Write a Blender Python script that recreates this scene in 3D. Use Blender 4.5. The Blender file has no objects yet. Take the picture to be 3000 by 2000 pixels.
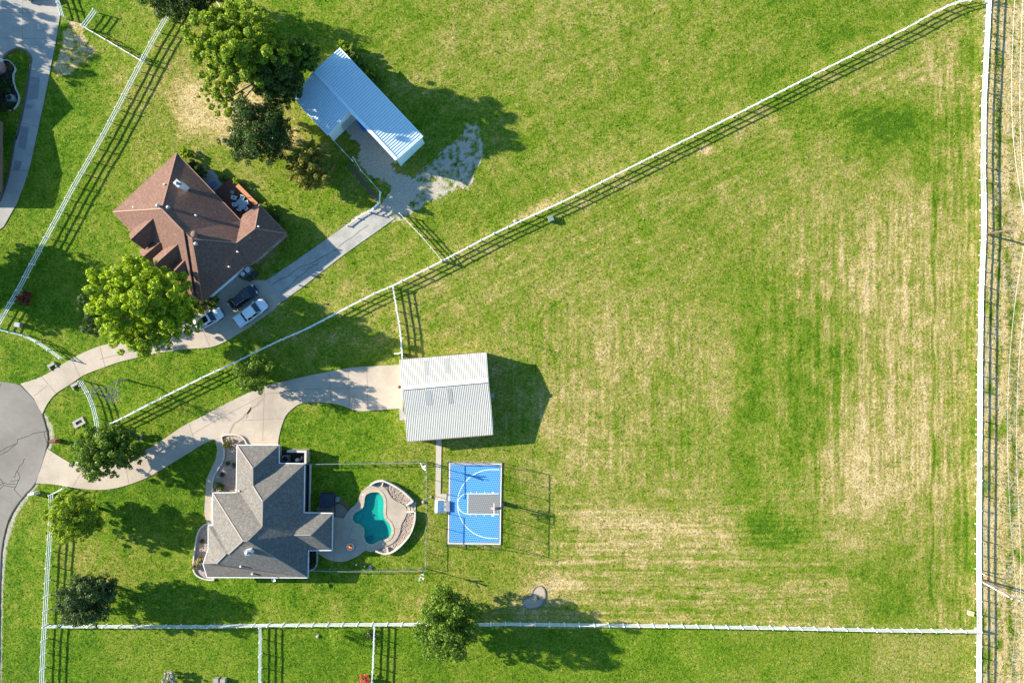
import bpy, bmesh, math, random
import numpy as np
from mathutils import Vector, Matrix
from mathutils.geometry import tessellate_polygon

# ------------------------------------------------------------------ camera, sky, sun, exposure
H = 112.0            # height of the drone above the lawn (m)
S = 0.056            # metres on the ground per photo pixel (3000 x 2000)
SC = bpy.context.scene
COL = SC.collection
cam_d = bpy.data.cameras.new('drone_camera'); cam_d.lens = 24; cam_d.sensor_width = 36
cam_d.clip_start = 1; cam_d.clip_end = 6000
cam = bpy.data.objects.new('drone_camera', cam_d); COL.objects.link(cam)
cam.location = (0, 0, H); cam.rotation_euler = (0, 0, 0)
SC.camera = cam

EL = math.radians(22.0)
AZ = (-0.9668, 0.2554)                      # direction towards the sun on the ground
W = bpy.data.worlds.new("World"); SC.world = W; W.use_nodes = True
nt = W.node_tree; bg = nt.nodes['Background']
sky = nt.nodes.new('ShaderNodeTexSky'); sky.sky_type = 'NISHITA'; sky.sun_disc = False
sky.sun_elevation = EL; sky.sun_rotation = math.atan2(AZ[0], AZ[1])
sky.altitude = 100
tint = nt.nodes.new('ShaderNodeMix'); tint.data_type = 'RGBA'; tint.blend_type = 'MULTIPLY'; tint.inputs[0].default_value = 1
tint.inputs[7].default_value = (.58, .98, 1.24, 1)      # clear blue sky, white-balanced to the sun
nt.links.new(sky.outputs[0], tint.inputs[6]); nt.links.new(tint.outputs[2], bg.inputs[0]); bg.inputs[1].default_value = 0.085
sun_d = bpy.data.lights.new('sun', 'SUN'); sun_d.energy = 5.0; sun_d.angle = math.radians(0.5)
sun_d.color = (1.0, 0.925, 0.78)
sun = bpy.data.objects.new('sun', sun_d); COL.objects.link(sun)
sun.rotation_euler = Vector((AZ[0]*math.cos(EL), AZ[1]*math.cos(EL), math.sin(EL))).to_track_quat('Z', 'Y').to_euler()
sun.location = (0, 0, 60)
SC.view_settings.view_transform = 'Standard'; SC.view_settings.look = 'None'
SC.view_settings.gamma = 1.0; SC.view_settings.exposure = 1.52
SC.view_settings.use_curve_mapping = False
SC.cycles.max_bounces = 6; SC.cycles.transparent_max_bounces = 12

# ------------------------------------------------------------------ helpers
def P(px, py, h=0.0):
    """the point at height h that the drone sees at photo pixel (px, py)"""
    k = (H-h)/H
    return ((px-1500)*S*k, (1000-py)*S*k, h)
def G(px, py):
    return P(px, py)[:2]
def crop(ox, oy, sc):
    return lambda x, y: (ox+x/sc, oy+y/sc)

class MB:
    def __init__(s): s.v = []; s.f = []; s.m = []
    def add(s, vs, fs, mi=0):
        o = len(s.v); s.v += [tuple(v) for v in vs]
        for f in fs: s.f.append(tuple(i+o for i in f)); s.m.append(mi)
        return s
    def box(s, c, d, rz=0, mi=0, taper=1.0):
        cx, cy, cz = c; dx, dy, dz = d[0]/2, d[1]/2, d[2]/2
        co, si = math.cos(rz), math.sin(rz); vs = []
        for z, t in ((-dz, 1), (dz, taper)):
            for x, y in ((-dx, -dy), (dx, -dy), (dx, dy), (-dx, dy)):
                x *= t; y *= t
                vs.append((cx+x*co-y*si, cy+x*si+y*co, cz+z))
        return s.add(vs, [(3,2,1,0),(4,5,6,7),(0,1,5,4),(1,2,6,5),(2,3,7,6),(3,0,4,7)], mi)
    def beam(s, a, b, w, h, mi=0):
        """a box with width w (level) and height h along the line a-b"""
        a = Vector(a); b = Vector(b); d = (b-a)
        if d.length < 1e-6: return s
        d.normalize(); side = d.cross(Vector((0,0,1)))
        if side.length < 1e-4: side = Vector((1,0,0))
        side.normalize(); up = side.cross(d)
        vs = []
        for p in (a, b):
            for x, y in ((-1,-1),(1,-1),(1,1),(-1,1)):
                vs.append(p+side*(x*w/2)+up*(y*h/2))
        return s.add(vs, [(3,2,1,0),(4,5,6,7),(0,1,5,4),(1,2,6,5),(2,3,7,6),(3,0,4,7)], mi)
    def tube(s, pts, rad, n=7, mi=0, cap=True):
        pts = [Vector(p) for p in pts]
        if not hasattr(rad, '__len__'): rad = [rad]*len(pts)
        rings = []
        for i, p in enumerate(pts):
            d = (pts[min(i+1, len(pts)-1)]-pts[max(i-1, 0)])
            d = d.normalized() if d.length > 1e-9 else Vector((0,0,1))
            u = d.cross(Vector((0,0,1)) if abs(d.z) < .9 else Vector((1,0,0))).normalized(); w = d.cross(u)
            rings.append([p+(u*math.cos(2*math.pi*k/n)+w*math.sin(2*math.pi*k/n))*rad[i] for k in range(n)])
        vs = [v for r in rings for v in r]; fs = []
        for i in range(len(pts)-1):
            for k in range(n):
                a = i*n+k; b = i*n+(k+1) % n
                fs.append((a, b, b+n, a+n))
        if cap:
            fs.append(tuple(range(n-1, -1, -1))); fs.append(tuple(range((len(pts)-1)*n, len(pts)*n)))
        return s.add(vs, fs, mi)
    def lathe(s, c, prof, n=16, mi=0):
        """profile of (radius, z) spun about the vertical through c"""
        vs = []; fs = []
        for r, z in prof:
            for k in range(n):
                a = 2*math.pi*k/n; vs.append((c[0]+r*math.cos(a), c[1]+r*math.sin(a), c[2]+z))
        for i in range(len(prof)-1):
            for k in range(n):
                a = i*n+k; b = i*n+(k+1) % n; fs.append((a, b, b+n, a+n))
        fs.append(tuple(range((len(prof)-1)*n, len(prof)*n)))
        return s.add(vs, fs, mi)
    def slab(s, loops, z0, z1, mi=0, side=True):
        """plan polygon (first loop) with holes, lifted to z1 with sides down to z0"""
        L = [[Vector((x, y, 0)) for x, y in l] for l in loops]
        flat = [v for l in L for v in l]
        tri = tessellate_polygon(L)
        up = []
        for t in tri:
            a, b, c = (flat[i] for i in t)
            up.append(t if (b-a).cross(c-a).z > 0 else (t[0], t[2], t[1]))
        s.add([(v.x, v.y, z1) for v in flat], up, mi)
        if side:
            for l in loops:
                n = len(l); vs = [(x, y, z1) for x, y in l]+[(x, y, z0) for x, y in l]
                s.add(vs, [(i, (i+1) % n, n+(i+1) % n, n+i) for i in range(n)], mi)
        return s
    def path(s, pts, w, z0, z1, mi=0, closed=False):
        """a low wall / strip of width w along plan points"""
        n = len(pts); L = []; R = []
        for i, p in enumerate(pts):
            a = pts[i-1] if (i > 0 or closed) else p
            b = pts[(i+1) % n] if (i < n-1 or closed) else p
            d1 = Vector((p[0]-a[0], p[1]-a[1])); d2 = Vector((b[0]-p[0], b[1]-p[1]))
            if d1.length > 1e-9: d1.normalize()
            if d2.length > 1e-9: d2.normalize()
            d = d1+d2
            if d.length < 1e-6: d = d1 if d1.length else d2
            d.normalize(); nrm = Vector((-d.y, d.x))
            ref = d1 if d1.length > 0 else d2
            m = 1/max(.5, abs(d.dot(ref)))
            L.append((p[0]+nrm.x*w/2*m, p[1]+nrm.y*w/2*m)); R.append((p[0]-nrm.x*w/2*m, p[1]-nrm.y*w/2*m))
        rng = range(n if closed else n-1)
        vs = [(x, y, z1) for x, y in L]+[(x, y, z1) for x, y in R]+[(x, y, z0) for x, y in L]+[(x, y, z0) for x, y in R]
        fs = []
        for i in rng:
            j = (i+1) % n
            fs.append((n+i, n+j, j, i))
            if z1-z0 > 1e-6:
                fs += [(i, j, 2*n+j, 2*n+i), (3*n+i, 3*n+j, n+j, n+i)]
        if not closed and z1-z0 > 1e-6:
            fs += [(0, 2*n, 3*n, n), (n-1, 2*n-1, 4*n-1, 3*n-1)]
        return s.add(vs, fs, mi)

def tag(o, label=None, cat=None, group=None, kind=None):
    if label: o['label'] = label
    if cat: o['category'] = cat
    if group: o['group'] = group
    if kind: o['kind'] = kind
    return o
def thing(name, label, cat, loc=(0,0,0), rz=0, group=None):
    o = bpy.data.objects.new(name, None); COL.objects.link(o)
    o.location = loc; o.rotation_euler = (0, 0, rz); o.empty_display_size = .2
    return tag(o, label, cat, group)
def build(name, mb, mats, parent=None, smooth=False, label=None, world=True):
    """link a builder's faces as ONE mesh object; with a parent the points may be given in world space"""
    me = bpy.data.meshes.new(name)
    vs = mb.v
    root = parent
    off = Vector((0,0,0))
    if parent is not None and world:
        while root is not None:
            off += root.location; root = root.parent
    if off.length: vs = [(x-off.x, y-off.y, z-off.z) for x, y, z in vs]
    me.from_pydata(vs, [], mb.f)
    if not isinstance(mats, (list, tuple)): mats = [mats]
    for m in mats: me.materials.append(m)
    if len(mats) > 1: me.polygons.foreach_set('material_index', mb.m)
    if smooth: me.polygons.foreach_set('use_smooth', [True]*len(me.polygons))
    me.update()
    o = bpy.data.objects.new(name, me); COL.objects.link(o)
    if parent is not None: o.parent = parent
    if label: o['label'] = label
    return o
def solo(name, mb, mats, label, cat, group=None, smooth=False):
    """a thing that is one mesh: origin at its foot"""
    xs = [v[0] for v in mb.v]; ys = [v[1] for v in mb.v]; zs = [v[2] for v in mb.v]
    c = ((min(xs)+max(xs))/2, (min(ys)+max(ys))/2, min(zs))
    mb.v = [(x-c[0], y-c[1], z-c[2]) for x, y, z in mb.v]
    o = build(name, mb, mats, None, smooth); o.location = c
    return tag(o, label, cat, group)
def structure(name, mb, mats):
    return tag(build(name, mb, mats), kind='structure')
def dup(o, parent=None):
    c = o.copy(); COL.objects.link(c)
    if parent is not None: c.parent = parent
    for ch in o.children: dup(ch, c)
    return c
def cr(pts, n=6, closed=False):
    """Catmull-Rom through 2D or 3D points"""
    P_ = [Vector(p) for p in pts]; N = len(P_); out = []
    for i in range(N if closed else N-1):
        if closed: a, b, c, d = P_[i-1], P_[i], P_[(i+1) % N], P_[(i+2) % N]
        else: a, b, c, d = P_[max(i-1,0)], P_[i], P_[i+1], P_[min(i+2,N-1)]
        for k in range(n):
            t = k/n
            out.append(tuple(.5*((2*b)+(c-a)*t+(2*a-5*b+4*c-d)*t*t+(3*b-a-3*c+d)*t**3)))
    if not closed: out.append(tuple(P_[-1]))
    return out
def inset(pts, d):
    """offset a plan polygon inwards by d"""
    A = sum(pts[i-1][0]*pts[i][1]-pts[i][0]*pts[i-1][1] for i in range(len(pts)))
    sg = 1 if A > 0 else -1; out = []; n = len(pts)
    for i in range(n):
        a, b, c = Vector(pts[i-1][:2]), Vector(pts[i][:2]), Vector(pts[(i+1) % n][:2])
        d1 = (b-a).normalized(); d2 = (c-b).normalized()
        n1 = Vector((-d1.y, d1.x))*sg; n2 = Vector((-d2.y, d2.x))*sg
        m = n1+n2; m = n1 if m.length < .2 else m/ (m.length**2)*2
        out.append((b.x+m.x*d, b.y+m.y*d))
    return out

# ------------------------------------------------------------------ materials
def new_mat(name):
    m = bpy.data.materials.new(name); m.use_nodes = True
    t = m.node_tree; b = t.nodes['Principled BSDF']
    return m, t, b
def N(t, kind, **kw):
    n = t.nodes.new(kind)
    for k, v in kw.items(): setattr(n, k, v)
    return n
def noise(t, vec, scale, detail=4, rough=.6):
    n = N(t, 'ShaderNodeTexNoise'); n.inputs['Scale'].default_value = scale
    n.inputs['Detail'].default_value = detail; n.inputs['Roughness'].default_value = rough
    t.links.new(vec, n.inputs['Vector']); return n.outputs['Fac']
def mixc(t, fac, a, b, mode='MIX'):
    n = N(t, 'ShaderNodeMix', data_type='RGBA', blend_type=mode)
    for sock, v in ((n.inputs[0], fac), (n.inputs[6], a), (n.inputs[7], b)):
        if hasattr(v, 'links'): t.links.new(v, sock)
        elif isinstance(v, (int, float)): sock.default_value = v
        else: sock.default_value = (*v, 1)
    return n.outputs[2]
def mth(t, op, a, b=0.0, c=None, clamp=False):
    n = N(t, 'ShaderNodeMath', operation=op, use_clamp=clamp)
    for i, v in enumerate((a, b) if c is None else (a, b, c)):
        if hasattr(v, 'links'): t.links.new(v, n.inputs[i])
        else: n.inputs[i].default_value = v
    return n.outputs[0]
def ramp(t, fac, stops):
    r = N(t, 'ShaderNodeValToRGB'); e = r.color_ramp.elements
    while len(e) < len(stops): e.new(.5)
    for el, (p, c) in zip(e, stops):
        el.position = p; el.color = (*c, 1)
    t.links.new(fac, r.inputs[0]); return r.outputs[0]
def bump(t, b, height, strength=.5, dist=.05):
    n = N(t, 'ShaderNodeBump'); n.inputs['Strength'].default_value = strength; n.inputs['Distance'].default_value = dist
    t.links.new(height, n.inputs['Height']); t.links.new(n.outputs[0], b.inputs['Normal'])
def pos(t, local=False):
    if local:
        return N(t, 'ShaderNodeTexCoord').outputs['Object']
    return N(t, 'ShaderNodeNewGeometry').outputs['Position']
def surf(name, c1, c2=None, scale=3., rough=.85, fine=None, bmp=0., local=False, metal=0., big=None):
    """two tones mottled by noise, optional fine grain, optional large stains"""
    m, t, b = new_mat(name); b.inputs['Roughness'].default_value = rough; b.inputs['Metallic'].default_value = metal
    b.inputs['Specular IOR Level'].default_value = .3
    p = pos(t, local)
    c2 = c2 or tuple(x*.75 for x in c1)
    f = noise(t, p, scale, 5, .65)
    f = mth(t, 'MULTIPLY_ADD', f, 2.4, -.7, True)
    col = mixc(t, f, c2, c1)
    if fine:
        g = noise(t, p, fine, 3, .7)
        col = mixc(t, mth(t, 'MULTIPLY_ADD', g, 3., -1.1, True), mixc(t, .22, col, (0.02,0.018,0.015)), col)
    if big:
        g = noise(t, p, big[0], 4, .6)
        col = mixc(t, mth(t, 'MULTIPLY_ADD', g, 3.5, -1.5, True), col, mixc(t, big[2], col, big[1]))
    t.links.new(col, b.inputs['Base Color'])
    if bmp: bump(t, b, noise(t, p, fine or scale*4, 3), bmp, .04)
    return m
def plain(name, c, rough=.6, metal=0., spec=.4, var=.06):
    m, t, b = new_mat(name)
    b.inputs['Roughness'].default_value = rough; b.inputs['Metallic'].default_value = metal
    b.inputs['Specular IOR Level'].default_value = spec
    f = noise(t, pos(t), 1.7, 4)
    t.links.new(mixc(t, f, tuple(max(0, x*(1-2*var)) for x in c), tuple(min(1, x*(1+2*var)) for x in c)), b.inputs['Base Color'])
    return m
M = {}
M['white'] = plain('white_vinyl', (.82,.82,.80), .45)
M['trim'] = plain('white_trim', (.78,.77,.74), .5)
M['concrete'] = surf('beige_concrete', (.53,.435,.335), (.475,.385,.295), .8, .9, fine=9, big=(.12,(.21,.165,.13),.55))
M['patio'] = surf('patio_concrete', (.50,.40,.30), (.43,.345,.26), 1.2, .9, fine=10, big=(.25,(.2,.16,.13),.35))
M['greydrive'] = surf('worn_grey_paving', (.43,.395,.345), (.31,.29,.26), .7, .9, fine=6, bmp=.2, big=(.35,(.45,.41,.35),.6))
M['nbconcrete'] = surf('neighbour_concrete', (.43,.39,.34), (.36,.33,.29), .6, .9, fine=8, big=(.28,(.2,.2,.21),.55))
M['road'] = surf('street_asphalt', (.232,.205,.176), (.197,.174,.150), 1.0, .95, fine=14, big=(.1,(.34,.30,.26),.5))
M['crack'] = plain('dark_crack', (.035,.033,.03), .95)
M['joint'] = plain('slab_joint', (.19,.155,.125), .95)
M['gravel'] = surf('white_gravel', (.42,.38,.33), (.27,.25,.22), 2.5, .95, fine=9, bmp=.4)
M['brick'] = surf('red_brick', (.24,.095,.065), (.17,.07,.05), 6, .9, fine=16)
M['brick_dull'] = surf('brown_brick_paving', (.17,.115,.09), (.12,.085,.07), 6, .9, fine=14)
M['aggregate'] = surf('pebble_paving', (.26,.215,.18), (.18,.15,.125), 5, .95, fine=16, bmp=.3)
M['rock'] = surf('planter_rock', (.46,.36,.285), (.33,.25,.195), 4, .95, fine=7, bmp=.5)
M['mulch'] = surf('dark_mulch', (.07,.055,.045), (.035,.028,.024), 4, .95, fine=9, bmp=.6)
M['sand'] = surf('sandy_bed', (.50,.39,.28), (.42,.32,.23), 2, .95, fine=9, bmp=.4)
M['stonewall'] = surf('cream_stucco', (.56,.51,.44), (.46,.42,.36), 3, .85)
M['coping'] = surf('cream_coping_stone', (.58,.48,.34), (.38,.30,.20), 2.2, .8, fine=6)
M['wall_brown'] = surf('house_brick', (.30,.20,.15), (.22,.15,.115), 6, .9, fine=14)
M['wall_grey'] = surf('house_stucco', (.42,.32,.26), (.36,.27,.22), 5, .9, fine=14)
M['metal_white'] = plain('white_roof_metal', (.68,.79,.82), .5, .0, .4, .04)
M['metal_tan'] = plain('ivory_roof_metal', (.72,.655,.555), .5, .0, .4, .05)
M['metal_side'] = plain('ivory_siding', (.62,.58,.50), .6)
M['seam'] = plain('seam_metal', (.13,.12,.105), .7)
M['skylight'] = plain('weathered_skylight', (.42,.40,.36), .55)
M['dark'] = plain('dark_metal', (.03,.031,.033), .5)
M['black'] = plain('black_plastic', (.02,.021,.024), .5)
M['grey'] = plain('grey_metal', (.28,.29,.30), .45, .2)
M['steel'] = plain('galvanised_steel', (.42,.43,.42), .4, .5)
M['olive'] = plain('utility_green', (.16,.22,.17), .5)
M['wood_dark'] = surf('dark_red_deck', (.19,.062,.040), (.13,.042,.028), 5, .75, fine=12)
M['wood_orange'] = surf('orange_cedar', (.60,.24,.10), (.50,.19,.075), 4, .7, fine=10)
M['pole'] = surf('weathered_pole', (.20,.13,.095), (.13,.09,.07), 5, .9)
M['bark'] = surf('bark', (.13,.105,.08), (.08,.065,.05), 4, .95, fine=12)
M['palebark'] = surf('pale_bark', (.30,.27,.225), (.2,.18,.15), 4, .95)
M['orange'] = plain('orange_paint', (.75,.16,.04), .5)
M['redpaint'] = plain('red_paint', (.6,.05,.03), .5)
M['blueplastic'] = plain('blue_plastic', (.03,.12,.5), .45)
M['blueseat'] = plain('pale_blue_sling', (.25,.52,.72), .7)
M['greenpaint'] = plain('green_paint', (.2,.6,.35), .5)
M['stone'] = surf('pale_boulder', (.42,.38,.33), (.25,.23,.2), 4, .9, fine=10)
M['car_white'] = plain('white_car_paint', (.72,.74,.76), .12, 0, .6, .01)
M['car_navy'] = plain('dark_navy_car_paint', (.012,.016,.028), .12, .0, .6, .01)
M['glass'] = plain('car_glass', (.008,.010,.013), .05, 0, .6, 0)
M['window'] = plain('window_glass', (.03,.035,.04), .05, 0, .6, 0)
M['rubber'] = plain('tyre_rubber', (.02,.02,.02), .9)
M['rim'] = plain('alloy_rim', (.45,.45,.46), .3, .8)
M['lamp'] = plain('lamp_lens', (.7,.7,.68), .1, 0, .6)
M['tail'] = plain('tail_lens', (.4,.02,.015), .2)

def shingle(name, c1, c2, c3):
    m, t, b = new_mat(name); b.inputs['Roughness'].default_value = .92; b.inputs['Specular IOR Level'].default_value = .15
    p = pos(t)
    v = N(t, 'ShaderNodeTexVoronoi'); v.inputs['Scale'].default_value = 4.2; t.links.new(p, v.inputs['Vector'])
    sep = N(t, 'ShaderNodeSeparateColor'); t.links.new(v.outputs['Color'], sep.inputs[0])
    col = mixc(t, sep.outputs[0], c1, c2)
    f = noise(t, p, 2.6, 6, .75)
    col = mixc(t, mth(t, 'MULTIPLY_ADD', f, 3.2, -1.2, True), col, c3)
    g = noise(t, p, .45, 5, .7)
    col = mixc(t, mth(t, 'MULTIPLY_ADD', g, 2.6, -1.1, True), col, mixc(t, .5, col, c3))
    # courses: thin dark butt lines at equal heights up the slope
    sx = N(t, 'ShaderNodeSeparateXYZ'); t.links.new(p, sx.inputs[0])
    fr = mth(t, 'FRACT', mth(t, 'MULTIPLY', sx.outputs[2], 5.2))
    ln = mth(t, 'LESS_THAN', fr, .22)
    col = mixc(t, mth(t, 'MULTIPLY', ln, .35), col, tuple(x*.5 for x in c1))
    t.links.new(col, b.inputs['Base Color'])
    bump(t, b, f, .35, .05)
    return m
M['roof_brown'] = shingle('brown_shingles', (.18,.10,.074), (.245,.138,.10), (.12,.067,.054))
M['roof_grey'] = shingle('grey_shingles', (.17,.15,.13), (.235,.21,.185), (.095,.086,.078))
M['ridge_brown'] = plain('brown_ridge', (.30,.175,.125), .9)
M['ridge_grey'] = plain('grey_ridge', (.27,.24,.205), .9)

def leafmat(name, c1, c2, c3, trans=.35):
    m, t, b = new_mat(name)
    g = N(t, 'ShaderNodeNewGeometry')
    r = g.outputs['Random Per Island']
    col = ramp(t, r, [(0, c1), (.5, c2), (1, c3)])
    f = noise(t, g.outputs['Position'], .8, 3)
    col = mixc(t, mth(t, 'MULTIPLY_ADD', f, 2.2, -.6, True), mixc(t, .35, col, c1), col)
    d = N(t, 'ShaderNodeBsdfDiffuse'); t.links.new(col, d.inputs[0])
    tr = N(t, 'ShaderNodeBsdfTranslucent')
    t.links.new(mixc(t, 1., col, (trans*2, trans*2, trans*1.4), 'MULTIPLY'), tr.inputs[0])
    gl = N(t, 'ShaderNodeBsdfGlossy'); gl.inputs['Roughness'].default_value = .45; gl.inputs[0].default_value = (1,1,1,1)
    # reflectance and transmittance add up (both well under one half)
    mx = N(t, 'ShaderNodeAddShader')
    t.links.new(d.outputs[0], mx.inputs[0]); t.links.new(tr.outputs[0], mx.inputs[1])
    m2 = N(t, 'ShaderNodeMixShader'); m2.inputs[0].default_value = .012
    t.links.new(mx.outputs[0], m2.inputs[1]); t.links.new(gl.outputs[0], m2.inputs[2])
    t.links.new(m2.outputs[0], t.nodes['Material Output'].inputs[0])
    return m
M['leaf_bright'] = leafmat('bright_leaves', (.06,.095,.006), (.185,.25,.008), (.35,.42,.016), .42)
M['leaf_mid'] = leafmat('mid_leaves', (.03,.058,.008), (.08,.135,.012), (.18,.24,.022), .33)
M['leaf_fresh'] = leafmat('fresh_leaves', (.045,.08,.008), (.145,.20,.010), (.28,.33,.018), .40)
M['leaf_dark'] = leafmat('dark_leaves', (.014,.028,.007), (.038,.066,.012), (.09,.13,.024), .28)
M['leaf_blue'] = leafmat('bluegreen_leaves', (.016,.032,.010), (.05,.078,.022), (.12,.165,.042), .25)
M['leaf_gold'] = leafmat('golden_leaves', (.05,.055,.010), (.12,.12,.014), (.24,.20,.03), .35)
M['leaf_olive'] = leafmat('olive_leaves', (.02,.034,.008), (.05,.078,.012), (.10,.135,.02), .3)
M['leaf_red'] = leafmat('red_leaves', (.12,.012,.02), (.2,.02,.03), (.3,.035,.045), .3)
M['leaf_pink'] = leafmat('coral_blossom', (.45,.05,.05), (.6,.08,.07), (.3,.10,.05), .3)
M['leaf_pale'] = leafmat('silvery_leaves', (.28,.26,.22), (.4,.38,.33), (.17,.18,.13), .2)
M['leaf_dry'] = leafmat('straw_blades', (.30,.24,.10), (.40,.33,.15), (.22,.22,.06), .3)

def net_mat(name, fac, c=(.02,.02,.02)):
    m, t, b = new_mat(name)
    tr = N(t, 'ShaderNodeBsdfTransparent'); d = N(t, 'ShaderNodeBsdfDiffuse'); d.inputs[0].default_value = (*c, 1)
    mx = N(t, 'ShaderNodeMixShader')
    # woven wires: a diamond grid in height and along the run
    p = pos(t); sx = N(t, 'ShaderNodeSeparateXYZ'); t.links.new(p, sx.inputs[0])
    run = mth(t, 'ADD', sx.outputs[0], sx.outputs[1])
    w1 = mth(t, 'LESS_THAN', mth(t, 'FRACT', mth(t, 'MULTIPLY', mth(t, 'ADD', run, sx.outputs[2]), 14.)), fac)
    w2 = mth(t, 'LESS_THAN', mth(t, 'FRACT', mth(t, 'MULTIPLY', mth(t, 'SUBTRACT', run, sx.outputs[2]), 14.)), fac)
    t.links.new(mth(t, 'MAXIMUM', w1, w2), mx.inputs[0])
    t.links.new(tr.outputs[0], mx.inputs[1]); t.links.new(d.outputs[0], mx.inputs[2])
    t.links.new(mx.outputs[0], t.nodes['Material Output'].inputs[0]); return m
M['net'] = net_mat('black_chain_link', .05)
M['net_light'] = net_mat('grey_chain_link', .09, (.16,.16,.15))
# ------------------------------------------------------------------ lawn and pasture: one sheet to the horizon
C3 = crop(800, 100, 2.8); C4 = crop(300, 400, 3.1367); CP = crop(850, 1300, 3.92); CC = crop(1230, 1320, 3.92)
C5 = crop(0, 950, 2.852); C2 = crop(550, 1250, 3.1356); C1 = crop(0, 0, 3.92); CB = crop(1100, 1000, 4.276)
rng = np.random.default_rng(7)
def vnoise(x, y, f, seed, octs=4, gain=.55):
    """smooth value noise, 0..1"""
    out = np.zeros_like(x); amp = 1.; tot = 0.
    for o in range(octs):
        g = np.random.default_rng(seed*31+o).random((256, 256))
        u = x*f; v = y*f; i = np.floor(u).astype(int); j = np.floor(v).astype(int)
        a = u-i; b = v-j; a = a*a*(3-2*a); b = b*b*(3-2*b)
        i0, i1, j0, j1 = i % 256, (i+1) % 256, j % 256, (j+1) % 256
        out += amp*((g[i0,j0]*(1-a)+g[i1,j0]*a)*(1-b)+(g[i0,j1]*(1-a)+g[i1,j1]*a)*b)
        tot += amp; amp *= gain; f *= 2.03
    return out/tot
def inside(x, y, poly):
    r = np.zeros(x.shape, bool); n = len(poly)
    for i in range(n):
        x1, y1 = poly[i-1]; x2, y2 = poly[i]
        if y1 == y2: continue
        c = ((y1 > y) != (y2 > y)) & (x < (x2-x1)*(y-y1)/(y2-y1)+x1)
        r ^= c
    return r
def seg_dist(x, y, pts):
    d = np.full(x.shape, 1e9)
    for (x1, y1), (x2, y2) in zip(pts[:-1], pts[1:]):
        t = np.clip(((x-x1)*(x2-x1)+(y-y1)*(y2-y1))/((x2-x1)**2+(y2-y1)**2+1e-9), 0, 1)
        d = np.minimum(d, np.hypot(x-x1-t*(x2-x1), y-y1-t*(y2-y1)))
    return d
# how dry the grass is, by eye from the photograph, one digit per 100 x 100 photo pixels
DRY = ["222334443333344444343322223445",
       "122344443333444433333333334548",
       "222456543333333443333223455668",
       "222346663332233333333443432348",
       "122344444433223344433444433358",
       "222344443333333334434445556558",
       "222343333333332234343445667658",
       "222233343333344444434335677658",
       "222332333444544456544335777658",
       "222223344444444456655432467758",
       "222332223333445556655541367758",
       "122222222233334466545541367748",
       "122222222233344466544442577758",
       "212222222222234466554443788758",
       "222222222222333455555442587658",
       "233222222222333457667723654538",
       "223322222222333456666654444448",
       "222222222223344555555555544358",
       "223233333333444456555555544438",
       "222333322222122222223333344448"]
dm = np.array([[int(c) for c in r] for r in DRY], float)/9.; dm[:, 11:29] = .45+(dm[:, 11:29]-.45)*.72
step = .26
gx = np.concatenate([[-1500,-700,-350,-180,-120], np.arange(-91, 91.01, step), [120,180,350,700,1500]])
gy = np.concatenate([[-1500,-700,-350,-180,-100], np.arange(-62, 62.01, step), [100,180,350,700,1500]])
X, Y = np.meshgrid(gx, gy)
PX = 1500+X/S; PY = 1000-Y/S
def sample_grid(g, px, py):
    u = np.clip(px/100-.5, 0, g.shape[1]-1.001); v = np.clip(py/100-.5, 0, g.shape[0]-1.001)
    i = u.astype(int); j = v.astype(int); a = u-i; b = v-j
    a = a*a*(3-2*a); b = b*b*(3-2*b)
    return (g[j,i]*(1-a)+g[j,i+1]*a)*(1-b)+(g[j+1,i]*(1-a)+g[j+1,i+1]*a)*b
wx = (vnoise(PX, PY, 1/90., 1)-.5)*110; wy = (vnoise(PX, PY, 1/90., 2)-.5)*110
dry = sample_grid(dm, PX+wx, PY+wy)
dry += (vnoise(PX, PY, 1/45., 3, 5)-.5)*.42+(vnoise(PX, PY, 1/16., 5, 4)-.5)*.42
# mowing passes
DIAG = [(322,1241),(361,1223),(438,1183),(526,1139),(600,1102),(697,1057),(812,1000),(893,966),(1020,899),(1100,858),(1151,837),(1296,764),(1370,725),(1440,688),(1514,653),(1591,617),(1661,585),(1876,476),(1992,418),(2175,326),(2366,228),(2556,133),(2665,78),(2754,27),(2815,3),(2897,-12)]
ddiag = seg_dist(PX, PY, DIAG)
diag_y = np.interp(PX, [p[0] for p in DIAG], [p[1] for p in DIAG])
below = PY > diag_y
def stripes(coord, seed, width):
    z = np.zeros_like(coord)
    return (vnoise(coord/width, z+seed*3.7, 1., seed, 3, .7)-.5)
def streaks(across, along, seed, width, length):
    return vnoise(across/width, along/length, 1., seed, 3, .75)-.5
paddock = below & (PX > 1150) & (PX < 2890) & (PY < 1838)
near = np.clip(1-ddiag/420., 0, 1)
sv = stripes(PX+6*np.sin(PY/90.)+8*(vnoise(PX, PY, 1/60., 14)-.5), 11, 6.5); sh = stripes(PY+5*np.sin(PX/130.)+8*(vnoise(PX, PY, 1/60., 15)-.5), 12, 7.)
sv = .45*sv+streaks(PX, PY, 16, 6., 170.); sh = .45*sh+streaks(PY, PX, 17, 6.5, 170.)
sd = .4*stripes(PY*.89+PX*.45, 13, 9.)+streaks(PY*.89+PX*.45, PX*.89-PY*.45, 18, 7., 150.)
vert = np.clip((PX-2150)/250., 0, 1)*np.clip((PY-520)/150., 0, 1)*np.clip((1620-PY)/250., 0, 1)
vert = np.maximum(vert, np.clip((PX-2680)/60., 0, 1)*np.clip((PY-80)/150., 0, 1))
vert = np.maximum(vert, .55*((PX > 1480) & (PX < 2100) & (PY > 880) & (PY < 1420)))
horz = np.clip((PY-1380)/150., 0, 1)*np.clip((2560-PX)/250., 0, 1)*np.clip((PX-1480)/150., 0, 1)
dia = np.clip(near*1.6-.1, 0, 1)*(1-vert*.8)*(1-horz)
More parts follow.
